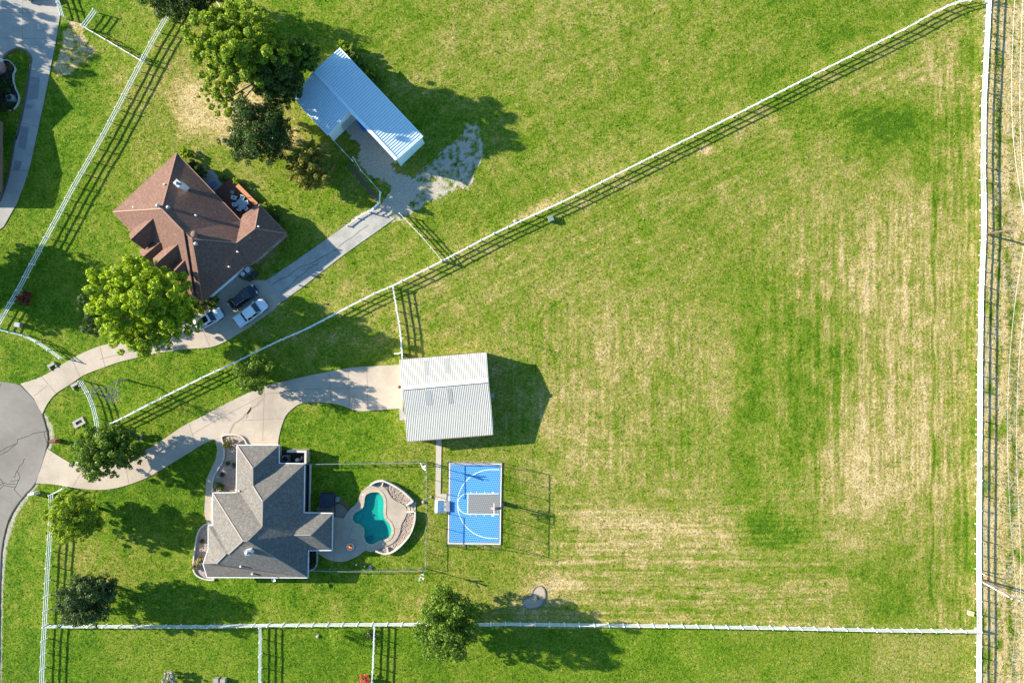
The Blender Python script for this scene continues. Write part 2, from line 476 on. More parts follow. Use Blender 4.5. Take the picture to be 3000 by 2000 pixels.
mow = np.where(paddock, .85*sv*vert+.8*sh*horz*(1-.5*vert)+.5*sd*dia, 0)
upper = ~below & (PX > 1000)
mow = np.where(upper, .30*sd, mow)
leftl = (PX < 700) & (PY > 1400)
mow = np.where(leftl, .22*stripes(PX-.06*PY, 15, 11.), mow)
dry += mow
for tr_, amt, wd in [([(2737,560),(2736,1000),(2733,1350),(2728,1760)],-.5,4.),([(2700,980),(2698,1300)],.2,3.),([(2850,60),(2838,700),(2830,1800)],-.22,4.),([(2815,120),(2806,900)],-.15,4.),([(1650,1312),(1790,1306),(2020,1300)],-.22,4.),
                     ([(1650,870),(1598,915),(1585,960),(1612,1020),(1640,1090)],-.3,3.),([(1590,890),(1570,930),(1565,1000),(1575,1060)],-.25,3.),([(1650,1180),(1648,1420)],-.15,4.),([(2470,700),(2466,1300)],.18,4.),([(2610,640),(2606,1250)],.18,5.),([(2540,560),(2536,1260)],.16,5.)]:
    dry += amt*np.exp(-(seg_dist(PX+4*np.sin(PY/37.), PY, cr(tr_, 5))/wd)**2)
# soil: sparse ground, worn edges and tracks
soil = np.zeros_like(X)
def blob(x, y, rx, ry, amt, arr, ang=0.):
    c, s = math.cos(ang), math.sin(ang)
    u = ((PX-x)*c+(PY-y)*s)/rx; v = (-(PX-x)*s+(PY-y)*c)/ry
    arr += amt*np.exp(-(u*u+v*v))
for a in [(1650,1705,60,28,.5),(1240,1770,30,25,.35),(1570,1750,75,80,.22),(2070,440,25,14,.4),(1890,1545,120,40,.22),(2380,1440,140,70,.2),(2560,1320,100,70,.15),
          (650,330,90,70,.32),(760,300,70,80,.35),(860,380,60,60,.3),(560,290,60,60,.2),(620,110,30,20,.2),(480,20,40,25,.3),
          (240,1640,40,60,.22),(330,1700,60,30,.15),(1300,1300,60,30,.12),(930,1180,30,20,.1),(1590,600,90,14,.45,-.45),(1560,625,60,10,.3,-.45)]:
    blob(a[0], a[1], a[2], a[3], a[4], dry, a[5] if len(a) > 5 else 0)
for a in [(2500,330,120,45,-.32),(2620,370,110,55,-.28),(2205,1100,45,130,-.25),(2215,1220,40,100,-.2),(2190,1400,60,60,-.2),(2230,1560,90,40,-.25),(2620,1780,90,70,-.25),(2550,1680,60,60,-.2),
          (470,1450,120,60,-.15),(560,1330,80,60,-.12),(1050,1270,160,50,-.12),(1480,1450,30,150,-.2),(1290,1700,0+40,25,-.05),(2440,120,80,30,-.2,-.45),(1050,820,0+60,30,-.1)]:
    blob(a[0], a[1], a[2], a[3], a[4], dry, a[5] if len(a) > 5 else 0)
# the strip beyond the right fence is dry and sandy, with weedy patches
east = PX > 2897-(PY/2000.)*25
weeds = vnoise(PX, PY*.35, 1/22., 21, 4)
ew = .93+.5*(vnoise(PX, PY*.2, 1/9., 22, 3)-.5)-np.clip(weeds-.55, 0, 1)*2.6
band = np.exp(-((PX-2962-8*np.sin(PY/150.))/9.)**2)*np.clip((PY-600)/300., 0, 1)  # darker, greener band running down the strip
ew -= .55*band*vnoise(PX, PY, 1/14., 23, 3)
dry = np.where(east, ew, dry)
south = (PY > 1838) & (PX < 2868)
dry = np.where(south, np.clip(sample_grid(dm, PX, PY*0+1960.), 0, .42)+(vnoise(PX, PY, 1/45., 4, 5)-.5)*.34-.06+.14*(PX > 2555), dry)
# worn line beneath the fences
soil += .55*np.exp(-(ddiag/5.)**2)
soil += .8*np.exp(-((PX-(2886-(PY/2000.)*20))/9.)**2)*(.6+.8*(vnoise(PX, PY, 1/30., 24)-.5))
soil += .35*np.exp(-((PY-1829)/5.)**2)*((PX > 600) & (PX < 2870))
soil += .55*east*np.clip(vnoise(PX, PY*.25, 1/16., 25, 4)*2.2-.85, 0, 1)
# gravel yard by the shed, and the bare patch by the neighbour's drive
px2 = PX+(vnoise(PX, PY, 1/14., 31)-.5)*26; py2 = PY+(vnoise(PX, PY, 1/14., 32)-.5)*26
yard = [C3(*p) for p in [(560,780),(660,640),(700,640),(1020,1020),(960,1085),(1050,1135),(1180,1195),(1220,1290),(1060,1420),(960,1480),(700,1640),(560,1600),(760,1440),(900,1400),(955,1330),(950,1240),(880,1185),(760,1130),(700,1040),(715,930),(640,850)]]
patch = [C3(*p) for p in [(1150,1190),(1250,1080),(1400,960),(1500,850),(1600,740),(1670,720),(1710,860),(1715,990),(1620,1250),(1450,1300),(1300,1370),(1080,1500),(960,1560),(960,1440)]]
gm = np.zeros_like(X)
gm = np.where(inside(px2, py2, yard), .95, gm)
mott = vnoise(PX, PY, 1/11., 33, 4)
gm = np.where(inside(px2, py2, patch), np.maximum(gm, np.clip((mott-.22)*2.3, 0, .9)), gm)
bare = [C1(*p) for p in [(700,480),(780,220),(940,270),(1000,480),(1110,580),(1000,700),(800,860),(640,850),(600,800)]]
bm = inside(px2, py2, bare); dry = np.where(bm, np.maximum(dry, np.clip(.55+(mott-.35)*2., .4, 1.)), dry); gm = np.where(bm, np.clip((mott-.40)*2., 0, .42), gm)
soil = np.maximum(soil, gm)
# worn verge along the street
VERGE = [C5(*p) for p in [(355,750),(420,860),(435,960),(400,1040)]]+[(105,1416),(75,1455),(40,1510),(12,1600),(0,1750),(-3,2000)]
soil += .75*np.exp(-((seg_dist(PX, PY, VERGE)-2)/7.)**2)
soil += .4*np.exp(-(seg_dist(PX, PY, [(1000,668),(1090,612),(1178,612)])/10.)**2)
soil += .5*np.exp(-(seg_dist(PX, PY, [(1248,1362),(1249,1668),(1222,1672)])/5.)**2)
soil += .45*np.exp(-(seg_dist(PX, PY, [(1310,1352),(1470,1354)])/5.)**2)
soil = np.clip(soil, 0, 1); dry = np.clip(dry, 0, 1)
# a long-wave change of hue: 0 deep green, 1 yellow green
hue = np.clip(vnoise(PX, PY, 1/170., 41, 4)*1.8-.4, 0, 1)
hue = np.where(paddock | upper, .55+.45*hue, hue)
# low relief, never above the paving
Z = (vnoise(X, Y, .9, 51, 3)-1.)*.07
shaded = np.ones_like(Z)
POOL = [(880,570),(930,548),(990,542),(1040,560),(1075,620),(1085,690),(1080,780),(1095,850),(1140,900),(1170,960),(1172,1010),(1150,1060),(1100,1095),(1030,1110),(980,1140),(930,1155),(880,1130),(850,1080),(850,1010),(845,970),(810,930),(750,905),(720,870),(720,820),(750,780),(800,750),(835,720),(848,670),(855,610)]
POOLW = [G(*CP(*p)) for p in cr(POOL, 4, True)]
POOLOUT = inset(POOLW, -.22)
hole = inside(X, Y, POOLOUT)
ny, nx = X.shape
verts = np.stack([X, Y, Z], -1).reshape(-1, 3)
idx = np.arange(nx*ny).reshape(ny, nx)
quads = np.stack([idx[:-1,:-1], idx[:-1,1:], idx[1:,1:], idx[1:,:-1]], -1).reshape(-1, 4)
cut = (hole[:-1,:-1] & hole[:-1,1:] & hole[1:,1:] & hole[1:,:-1]).reshape(-1)
quads = quads[~cut]
def np_mesh(name, v, q):
    me = bpy.data.meshes.new(name); k = q.shape[1]
    me.vertices.add(len(v)); me.vertices.foreach_set('co', v.astype(np.float32).ravel())
    me.loops.add(q.size); me.loops.foreach_set('vertex_index', q.astype(np.int32).ravel())
    me.polygons.add(len(q)); me.polygons.foreach_set('loop_start', np.arange(0, q.size, k, dtype=np.int32))
    me.polygons.foreach_set('loop_total', np.full(len(q), k, np.int32))
    me.update(calc_edges=True); return me
me = np_mesh('lawn', verts, quads)
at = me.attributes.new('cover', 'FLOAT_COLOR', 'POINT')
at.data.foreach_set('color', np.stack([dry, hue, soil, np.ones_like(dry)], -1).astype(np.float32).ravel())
me.polygons.foreach_set('use_smooth', [True]*len(me.polygons))

gmat, t, b = new_mat('grass'); b.inputs['Roughness'].default_value = .95; b.inputs['Specular IOR Level'].default_value = .1
a = N(t, 'ShaderNodeAttribute', attribute_name='cover')
sp = N(t, 'ShaderNodeSeparateColor'); t.links.new(a.outputs['Color'], sp.inputs[0])
p = pos(t)
n1 = noise(t, p, 1.5, 8, .78); n2 = noise(t, p, 4.5, 4, .7); n3 = noise(t, p, .45, 5, .6)
d = mth(t, 'MULTIPLY_ADD', mth(t, 'SUBTRACT', n1, .5), 1.35, sp.outputs[0])
d = mth(t, 'MULTIPLY_ADD', mth(t, 'SUBTRACT', n3, .5), .28, d)
d = mth(t, 'MULTIPLY_ADD', mth(t, 'SUBTRACT', n2, .5), .65, d, True)
green = ramp(t, d, [(0, (.060,.125,.005)), (.22, (.128,.190,.010)), (.42, (.205,.226,.030)), (.62, (.315,.270,.070)), (.82, (.46,.345,.140)), (1, (.58,.44,.22))])
lush = ramp(t, d, [(0, (.042,.118,.004)), (.22, (.105,.195,.006)), (.42, (.185,.232,.020)), (.62, (.29,.265,.062)), (.82, (.45,.34,.135)), (1, (.57,.435,.215))])
gcol = mixc(t, sp.outputs[1], lush, green)
n4 = noise(t, p, 3.0, 7, .85)
gcol = mixc(t, 1., gcol, ramp(t, n4, [(.34, (.42,.47,.46)), (.45, (.74,.76,.75)), (.54, (1.,.97,.95)), (.66, (1.36,1.24,1.25))]), 'MULTIPLY')
s1 = ramp(t, n2, [(.25, (.27,.22,.165)), (.5, (.44,.375,.295)), (.75, (.56,.495,.41))])
sm = mth(t, 'MULTIPLY_ADD', mth(t, 'ADD', sp.outputs[2], mth(t, 'MULTIPLY', mth(t, 'SUBTRACT', n1, .5), 1.3)), 1.7, -.42, True)
gcol = mixc(t, sm, gcol, s1)
t.links.new(gcol, b.inputs['Base Color'])
hgt = mth(t, 'ADD', mth(t, 'MULTIPLY', n1, .8), mth(t, 'MULTIPLY', n2, .5))
bump(t, b, hgt, .9, .18)
me.materials.append(gmat)
lawn = bpy.data.objects.new('lawn', me); COL.objects.link(lawn); lawn['kind'] = 'structure'

# ------------------------------------------------------------------ street, drives, paths
def smooth(pts, n=5, closed=False): return cr(pts, n, closed)
def ground_poly(name, pts, m, z=.05, extra=None, mats=None):
    mb = MB().slab([[G(*p) for p in pts]], -.12, z)
    if extra: extra(mb)
    return structure(name, mb, mats or m)
def lines(mb, segs, z, w, mi):
    for s_ in segs: mb.path([G(*p) for p in s_], w, z, z, mi)
edge = [(3,1118),(61,1129),(100,1167),(124,1213),(138,1265),(139,1304),(119,1374),(105,1414),(77,1446),(38,1497),(16,1552),(5,1620),(0,1720),(-4,2080)]
road_pts = [(-500,1070)]+cr(edge, 5)+[(-500,2080)]
def wob(pts, k=3, amp=2.2, seed=1):
    r = random.Random(seed); out = []
    for (x1, y1), (x2, y2) in zip(pts[:-1], pts[1:]):
        for i in range(k):
            u = i/k; out.append((x1+(x2-x1)*u+r.uniform(-amp, amp), y1+(y2-y1)*u+r.uniform(-amp, amp)))
    return out+[pts[-1]]
CRK = [[(395,890),(370,895),(300,905),(215,935),(150,960),(140,995),(100,1010),(50,1030),(0,1065)],[(140,995),(60,1060),(0,1090)],
       [(208,1118),(190,1160),(160,1190),(145,1225),(120,1280)],[(145,1225),(165,1260),(165,1280),(130,1355),(120,1380),(180,1445)],[(130,1335),(60,1330),(30,1325),(0,1340)],
       [(130,1355),(70,1350),(30,1345),(0,1380)],[(160,1300),(90,1310)],[(0,1290),(20,1310),(30,1325)],[(15,490),(0,525)],[(375,895),(378,950),(395,990)]]
def road_extra(mb):
    for i, c in enumerate(CRK): mb.path([G(*C5(*p)) for p in wob(c, 3, 3.5, i)], .09, .034, .034, 1)
    mb.path([G(*p) for p in wob(cr(edge[1:], 2), 1, .8, 9)], .16, .035, .035, 1)
ground_poly('street', road_pts, None, .03, road_extra, [M['road'], M['crack']])

drive1 = [(61,1125)]+cr([C5(*p) for p in [(175,495),(350,435),(560,310),(700,235),(835,180),(930,160)]], 4)+cr([(420,985),(520,950),(588,905),(640,860),(690,806)], 3)+[(717,822),(755,820),(780,821),(825,883)]+\
    cr([(806,904),(758,939),(710,971),(659,1001),(615,1017),(548,1022),(487,1030),(442,1038),(391,1050),(350,1060),(298,1078),(245,1099),(207,1125),(165,1152),(140,1181),(124,1213)], 4)+[(100,1167)]
def d1x(mb):
    lines(mb, [[(122,1102),(165,1152)],[(210,1050),(235,1103)],[(293,1014),(308,1073)],[(293,1052),(500,1000)],[(100,1160),(140,1128)],[(565,900),(615,1014)],[(420,990),(440,1036)]], .054, .07, 1)
ground_poly('brown_house_driveway', drive1, None, .05, d1x, [M['concrete'], M['joint']])
greyd = [(780,821.5),(860,768),(940,712),(1012,661),(1048,637),(1085,614),(1130,628),(1157,640),(1102,680),(1050,716),(1000,752),(950,791),(888,840),(826,883.5)]
def gdx(mb):
    mb.path([G(*p) for p in wob([(800,835),(870,790),(960,745),(1080,660)], 5, 3, 4)], .07, .039, .039, 1)
    mb.path([G(*p) for p in wob([(830,850),(900,790),(935,770)], 5, 3, 5)], .07, .039, .039, 1)
ground_poly('worn_grey_lane', greyd, None, .035, gdx, [M['greydrive'], M['crack']])

d2 = cr([(139,1313),(170,1334),(214,1358),(266,1368),(340,1355),(431,1315),(484,1283),(536,1248),(600,1215),(640,1193),(726,1151),(790,1127),(844,1114),(899,1101),(1020,1078),(1110,1071),(1180,1068)], 4)+\
     [(1180,1204),(1169,1196)]+cr([(1094,1202),(1048,1203),(1003,1188),(958,1179),(912,1178),(876,1184),(848,1205),(835,1222),(824,1252),(817,1282),(814,1310)], 4)+[(728,1310)]+[C2(*p) for p in [(545,150),(510,95),(450,70),(345,72),(310,90)]]+\
     [(628,1287),(600,1297),(560,1322)]+cr([(491,1364),(438,1395),(386,1416),(333,1430),(280,1434),(210,1427),(158,1418),(105,1414.6)], 4)+[(119,1374)]
def d2x(mb):
    lines(mb, [[(245,1375),(212,1426)],[(366,1350),(378,1416)],[(484,1318),(640,1227),(780,1153)],[(555,1243),(575,1310)],[(775,1140),(770,1290)],[(700,1232),(830,1225)],[(878,1140),(880,1182)],
               [(1075,1075),(1078,1202)],[(780,1153),(900,1140),(1078,1135)],[(965,1092),(970,1178)],[(1020,1080),(1024,1190)]], .054, .06, 1)
    for i, c in enumerate([[(775,1165),(745,1190),(720,1215),(690,1240),(672,1268)],[(735,1190),(722,1225)]]):
        mb.path([G(*p) for p in wob(c, 4, 3, 60+i)], .30, .0545, .0545, 2)
M['stain'] = surf('water_stain', (.28,.215,.165), (.33,.26,.2), 2, .9)
ground_poly('grey_house_driveway', d2, None, .05, d2x, [M['concrete'], M['joint'], M['stain']])
ground_poly('barn_door_pad', [(1169,1196),(1178,1195),(1192,1230),(1171,1231)], M['nbconcrete'], .06)
walk = [C2(*p) for p in cr([(245,112),(270,200),(255,300),(215,390),(175,480),(165,600),(158,700),(155,800),(178,885)], 4)]+[C2(*p) for p in [(232,885)]]+[C2(*p) for p in cr([(229,800),(229,600),(237,480),(272,400),(326,310),(335,200),(310,92)], 4)]
ground_poly('front_path', walk, M['patio'], .056)
ground_poly('court_path', [(1278,1285),(1294,1285),(1291,1446),(1315,1446),(1315,1500),(1275,1500)], surf('cream_path', (.56,.48,.38), (.50,.42,.33), 1.5, .9, fine=9), .05)
nbd = [(161,-60),(176,48),(163,127),(150,191),(143,230),(127,306),(107,400),(92,469),(80,515),(50,595),(11,664),(-23,690),(-60,640),(0,576),(19,530),(34,469),(46,400),(74,293),(88,204),(93,176),(88,163),(76,150),(56,143),(33,150),(15,163),(9,178),(-200,150),(-200,-60)]
def nbx(mb):
    lines(mb, [[(67,140),(67,-20)],[(-20,36),(175,40)],[(-20,112),(163,116)],[(90,205),(148,215)],[(58,360),(112,372)],[(28,500),(84,500)]], .054, .06, 1)
    for q in [[(82,225),(118,228),(112,290),(78,295)],[(76,306),(100,308),(90,322),(72,318)],[(62,370),(86,372),(76,440),(54,432)],[(44,470),(66,474),(58,500),(38,498)]]:
        mb.slab([[G(*p_) for p_ in q]], .054, .055, 2, False)
M['tarpatch'] = surf('tyre_stain', (.20,.20,.205), (.29,.28,.265), 1.4, .95, fine=8)
ground_poly('neighbour_driveway', nbd, None, .05, nbx, [M['nbconcrete'], M['joint'], M['tarpatch']])
ground_poly('deck_side_paving', [C4(*p) for p in [(930,310),(1010,310),(1120,430),(1040,520),(920,420)]], M['nbconcrete'], .05)
mb = MB().slab([[G(*p) for p in [(1020,485),(1028,478),(1108,583),(1100,590)]]], -.1, .03)
structure('brick_walk', mb, M['brick_dull'])
# ------------------------------------------------------------------ houses
def roofed_house(root, V, faces, outline, ridges, roofm, ridgem, wallm, guttm, eave=2.9, wall_in=.45, pf=None):
    W_ = {k: P(*pf(x, y), h) for k, (x, y, h) in V.items()}
    keys = list(W_); ix = {k: i for i, k in enumerate(keys)}
    mb = MB()
    for f in faces:
        pts = [W_[k] for k in f]
        tri = tessellate_polygon([[Vector((p_[0], p_[1], 0)) for p_ in pts]])
        fs = []
        for tt in tri:
            a_, b_, c_ = (Vector(pts[i]) for i in tt)
            fs.append(tt if (b_-a_).cross(c_-a_).z > 0 else (tt[0], tt[2], tt[1]))
        mb.add(pts, fs)
    build('roof', mb, roofm, root)
    ol = [W_[k] for k in outline]
    # boxed eaves: soffit under the roof edge
    n = len(ol); mb = MB()
    L = [(p_[0], p_[1]) for p_ in inset(ol, .02)]
    mb.slab([L], eave-.2, eave-.2, 0, False)
    for i in range(n):
        j = (i+1) % n
        mb.add([(L[i][0], L[i][1], eave-.2), (L[j][0], L[j][1], eave-.2), (L[j][0], L[j][1], ol[j][2]-.01), (L[i][0], L[i][1], ol[i][2]-.01)], [(0,1,2,3)])
    build('soffit', mb, M['trim'], root)
    mb = MB()
    G_ = inset(ol, -.06)
    for i in range(n):
        j = (i+1) % n
        mb.beam((*G_[i], ol[i][2]-.05), (*G_[j], ol[j][2]-.05), .10, .12)
    build('gutter', mb, guttm, root)
    mb = MB()
    for r_ in ridges:
        a_, b_ = (Vector(W_[k]) for k in r_)
        mb.beam(a_+Vector((0,0,.03)), b_+Vector((0,0,.03)), .19, .05)
    build('ridge_cap', mb, ridgem, root)
    wl = inset(ol, wall_in)
    mb = MB(); m_ = len(wl)
    mb.add([(x, y, -.1) for x, y in wl]+[(x, y, eave-.2) for x, y in wl], [(i, (i+1) % m_, m_+(i+1) % m_, m_+i) for i in range(m_)])
    build('wall', mb, wallm, root)
    return W_, wl
def window(root, a, b, u, w=1.5, h=1.3, z=1.0, c=None):
    """a framed window with its pane on the wall a-b, at fraction u"""
    a = Vector(a); b = Vector(b); d = (b-a).normalized(); nrm = Vector((d.y, -d.x))
    if c is not None and nrm.dot(Vector(c)-a) > 0: nrm = -nrm
    o = a+(b-a)*u+nrm*.03
    mb = MB(); A3 = lambda s_, z_, out=0: (o.x+d.x*s_+nrm.x*out, o.y+d.y*s_+nrm.y*out, z_)
    for s0, s1, z0, z1 in ((-w/2,w/2,z-.08,z),( -w/2,w/2,z+h,z+h+.08)):
        mb.beam(A3(s0, (z0+z1)/2), A3(s1, (z0+z1)/2), .08, .08)
    for s_ in (-w/2, w/2, 0): mb.beam(A3(s_, z), A3(s_, z+h), .08, .06)
    f = build('window', mb, M['trim'], root)
    mb = MB().add([A3(-w/2, z), A3(w/2, z), A3(w/2, z+h), A3(-w/2, z+h)], [(0,1,2,3)])
    build('pane', mb, M['window'], f)
def door(root, name, a, b, u, w, h, m, c=None):
    a = Vector(a); b = Vector(b); d = (b-a).normalized(); nrm = Vector((d.y, -d.x))
    if c is not None and nrm.dot(Vector(c)-a) > 0: nrm = -nrm
    o = a+(b-a)*u+nrm*.03; rz = math.atan2(d.y, d.x)
    mb = MB().box((o.x, o.y, h/2), (w, .06, h), rz)
    k = int(h/.55)
    for i in range(1, k): mb.box((o.x+nrm.x*.035, o.y+nrm.y*.035, h*i/k), (w*.98, .02, .03), rz)
    return build(name, mb, m, root)
def chimney(root, px, py, h0, h1, sx, sy, rz, m, capm):
    x, y, _ = P(px, py, h1)
    mb = MB().box((x, y, (h0+h1)/2), (sx, sy, h1-h0), rz)
    c = build('chimney', mb, m, root)
    mb = MB().box((x, y, h1+.05), (sx*1.14, sy*1.2, .1), rz)
    mb.lathe((x, y, h1+.1), [(.22,0),(.22,.3),(.30,.3),(.30,.38),(.05,.5)], 10)
    build('chimney_cap', mb, capm, c)
def roof_vent(root, px, py, h, r=.22, m=None, name='roof_vent'):
    x, y, _ = P(px, py, h)
    mb = MB().lathe((x, y, h-.45), [(r*.6,0),(r*.6,.3),(r,.38),(r*1.15,.52),(r*.9,.68),(r*.3,.76)], 12)
    build(name, mb, m or M['steel'], root, True)
def vent_pipe(root, px, py, h, r=.07):
    x, y, _ = P(px, py, h)
    build('vent_pipe', MB().tube([(x, y, h-.5), (x, y, h)], r, 8), M['trim'], root)

# --- brown shingle house
cx, cy = G(*C4(760, 820))
bh = thing('brick_house', 'big house under brown shingle hip roof with front dormers and white chimney', 'house', (cx, cy, 0))
BV = dict(a=(680,155,2.9), b=(100,692,2.9), p1=(543,663,7.2), p2=(742,870,7.2), p3=(822,940,7.05), w=(1270,775,2.9), x=(1230,975,5.1),
          q=(1400,845,5.1), u=(1440,625,2.9), n1=(1297,722,2.9), v=(1690,890,2.9), j2=(1367,1178,2.9), j1=(1310,1182,2.9), t=(922,1515,2.9), g2=(850,1480,2.55), g=(838,1468,2.9), s1=(757,880,6.85))
BF = [('a','b','p1'),('a','p1','p2','p3','x','w'),('w','x','q','u','n1'),('u','q','v'),('q','x','p3','t','j1','j2','v'),('b','g','p2','p1'),('p2','g','g2','s1'),('s1','g2','t','p3')]
BW, bw = roofed_house(bh, BV, BF, ['a','w','n1','u','v','j2','j1','t','g','b'],
    [('a','p1'),('b','p1'),('p1','p2'),('s1','p3'),('p3','t'),('u','q'),('q','x'),('p2','g'),('v','q'),('p3','x')], M['roof_brown'], M['ridge_brown'], M['wall_brown'], M['ridge_brown'], pf=C4)
bc = (cx, cy)
for i in range(len(bw)):
    a_, b_ = bw[i], bw[(i+1) % len(bw)]; l_ = (Vector(a_)-Vector(b_)).length
    if i in (0, 4, 9) and l_ > 5:
        for u_ in ((.2, .5, .8) if l_ > 9 else (.3, .7)): window(bh, a_, b_, u_, c=bc)
door(bh, 'garage_door', bw[7], bw[6], .34, 4.9, 2.2, M['trim'], bc); door(bh, 'garage_door', bw[7], bw[6], .74, 2.6, 2.2, M['trim'], bc)
mb = MB(); e0, e1 = Vector(P(*C4(1005,1455),2.75)), Vector(P(*C4(1228,1263),2.75)); mb.beam(e0, e1, .5, .1)
build('garage_canopy', mb, M['trim'], bh)
chimney(bh, *C4(692,432), 4.6, 7.3, 1.0, .72, math.radians(-43), M['trim'], M['steel'])
for x_, y_, h_, r_ in [(510,635,7.3,.28),(605,650,7.2,.27),(860,985,6.9,.28)]: roof_vent(bh, *C4(x_, y_), h_, r_)
roof_vent(bh, *C4(845,897), 7.1, .48, M['pole'], 'attic_fan')
for x_, y_, h_ in [(1430,825,5.0),(1375,910,4.6),(1352,928,4.7),(562,437,5.5),(278,648,4.4),(1158,1195,4.6),(1236,1057,5.0),(852,722,6.1)]: vent_pipe(bh, *C4(x_, y_), h_, .12)
def dormer(A, B, hr, w, drop, zb):
    A = Vector(P(*A, hr)); B = Vector(P(*B, hr)); d = (B-A); d.z = 0; d.normalize(); sd = Vector((-d.y, d.x, 0)); A = A-d*.8
    dn = Vector((0, 0, drop))
    L0, L1 = A+sd*w-dn, B+sd*w-dn; R0, R1 = A-sd*w-dn, B-sd*w-dn
    th = Vector((0,0,.12))
    mb = MB().add([A, B, L1, L0, R1, R0]+[v_-th for v_ in (A, B, L1, L0, R1, R0)], [(0,3,2,1),(0,1,4,5),(1,2,8,7),(4,1,7,10),(3,9,8,2),(5,4,10,11)])
    dr = build('dormer', mb, M['roof_brown'], bh)
    k = .82; Lw0, Lw1, Rw0, Rw1 = (A+sd*w*k, B-d*.35+sd*w*k, A-sd*w*k, B-d*.35-sd*w*k); zt = hr-drop*k-.1
    Bm = B-d*.35; q_ = [(Lw0.x,Lw0.y), (Lw1.x,Lw1.y), (Rw1.x,Rw1.y), (Rw0.x,Rw0.y)]
    vs = [(x, y, zb) for x, y in q_]+[(x, y, zt) for x, y in q_]+[(Bm.x, Bm.y, hr-.12)]
    mb = MB().add(vs, [(0,1,5,4),(2,3,7,6),(1,2,6,8,5)])
    build('dormer_wall', mb, M['trim'], dr)
    c0 = Bm+d*.03; mb = MB().add([(c0.x+sd.x*s_, c0.y+sd.y*s_, z_) for s_, z_ in ((-.45,zt-1.1),(.45,zt-1.1),(.45,zt-.1),(-.45,zt-.1))], [(0,1,2,3)])
    build('dormer_window', mb, M['window'], dr)
Z3 = crop(350, 580, 4.9)
dormer(Z3(490,287), Z3(158,600), 5.8, 1.75, 1.75, 2.0)
dormer(Z3(850,652), Z3(500,965), 5.8, 1.75, 1.75, 2.0)
dormer(Z3(520,690), Z3(318,862), 4.6, 1.8, 1.5, 0)
dormer(Z3(1000,830), Z3(790,1050), 5.1, 1.5, 1.3, 0)

# --- grey shingle house
cx, cy = G(*C2(700, 800))
gh = thing('stucco_house', 'house under grey shingle hip roof with white gutters beside the pool', 'house', (cx, cy, 0))
GV = dict(A=(455,170,2.9), B=(835,170,2.9), C=(837,337,2.9), D=(1070,340,2.9), E=(1065,790,2.9), F=(1330,795,2.9), G=(1322,1130,2.9), H=(1107,1132,2.9), I=(1101,1382,2.9), J=(180,1378,2.9),
          Jp=(143,1258,2.9), K=(190,1120,2.9), L=(190,908,2.9), Mm=(233,908,2.9), N=(232,608,2.9), O=(447,606,2.9), V=(482,608,3.2),
          R1=(597,380,4.95), R2=(597,540,4.95), R3=(687,685,6.2), R4=(682,915,6.25), R5=(505,1045,7.0), R6=(547,1045,7.0), S1=(375,1165,5.5), S2=(350,1165,5.4), S3=(262,1255,4.5), P=(1130,992,4.75), Q=(980,992,4.75))
GF = [('A','B','R1'),('A','R1','R2','R3','R4','V','O'),('B','C','R2','R1'),('C','D','R3','R2'),('D','E','Q','R4','R3'),('Q','H','I','R6','R4'),('E','F','P','Q'),('F','G','P'),('G','H','Q','P'),
      ('N','V','R4','R6','R5'),('N','R5','S1','Mm'),('L','Mm','S1','S2'),('L','S2','S3','K'),('K','S3','Jp'),('Jp','S3','S2','S1','R5','R6','I','J')]
GW, gw = roofed_house(gh, GV, GF, ['A','B','C','D','E','F','G','H','I','J','Jp','K','L','Mm','N','O'],
    [('A','R1'),('B','R1'),('R1','R2'),('R2','R3'),('D','R3'),('R3','R4'),('R4','R6'),('R5','R6'),('N','R5'),('R5','S1'),('S2','S3'),('F','P'),('G','P'),('P','Q'),('R6','I')], M['roof_grey'], M['ridge_grey'], M['wall_grey'], M['white'], pf=C2, wall_in=.5)
gc = (cx, cy)
for i in range(len(gw)):
    a_, b_ = gw[i], gw[(i+1) % len(gw)]; l_ = (Vector(a_)-Vector(b_)).length
    if i in (3, 5, 8, 13, 15):
        for u_ in ((.2, .5, .8) if l_ > 9 else (.3, .7)): window(gh, a_, b_, u_, c=gc)
door(gh, 'garage_door', gw[0], gw[1], .5, 4.9, 2.2, M['trim'], gc)
door(gh, 'front_door', gw[12], gw[13], .5, 1.0, 2.1, M['pole'], gc)
chimney(gh, *C2(553,1152), 4.6, 7.0, .95, .7, math.radians(14), M['trim'], M['steel'])
for x_, y_, h_ in [(482,1283,4.6),(468,588,3.6),(588,1352,3.4)]: vent_pipe(gh, *C2(x_, y_), h_, .13)
x_, y_, _ = P(*C2(788,1375), 3.1)
mb = MB().tube([(x_, y_, 2.8), (x_, y_, 3.2), (x_+.1, y_-.3, 3.4)], .04, 6); mb.lathe((x_+.1, y_-.4, 3.3), [(.05,0),(.2,.03),(.34,.12),(.33,.13),(.18,.05),(.03,.03)], 14)
build('satellite_dish', mb, M['steel'], gh)

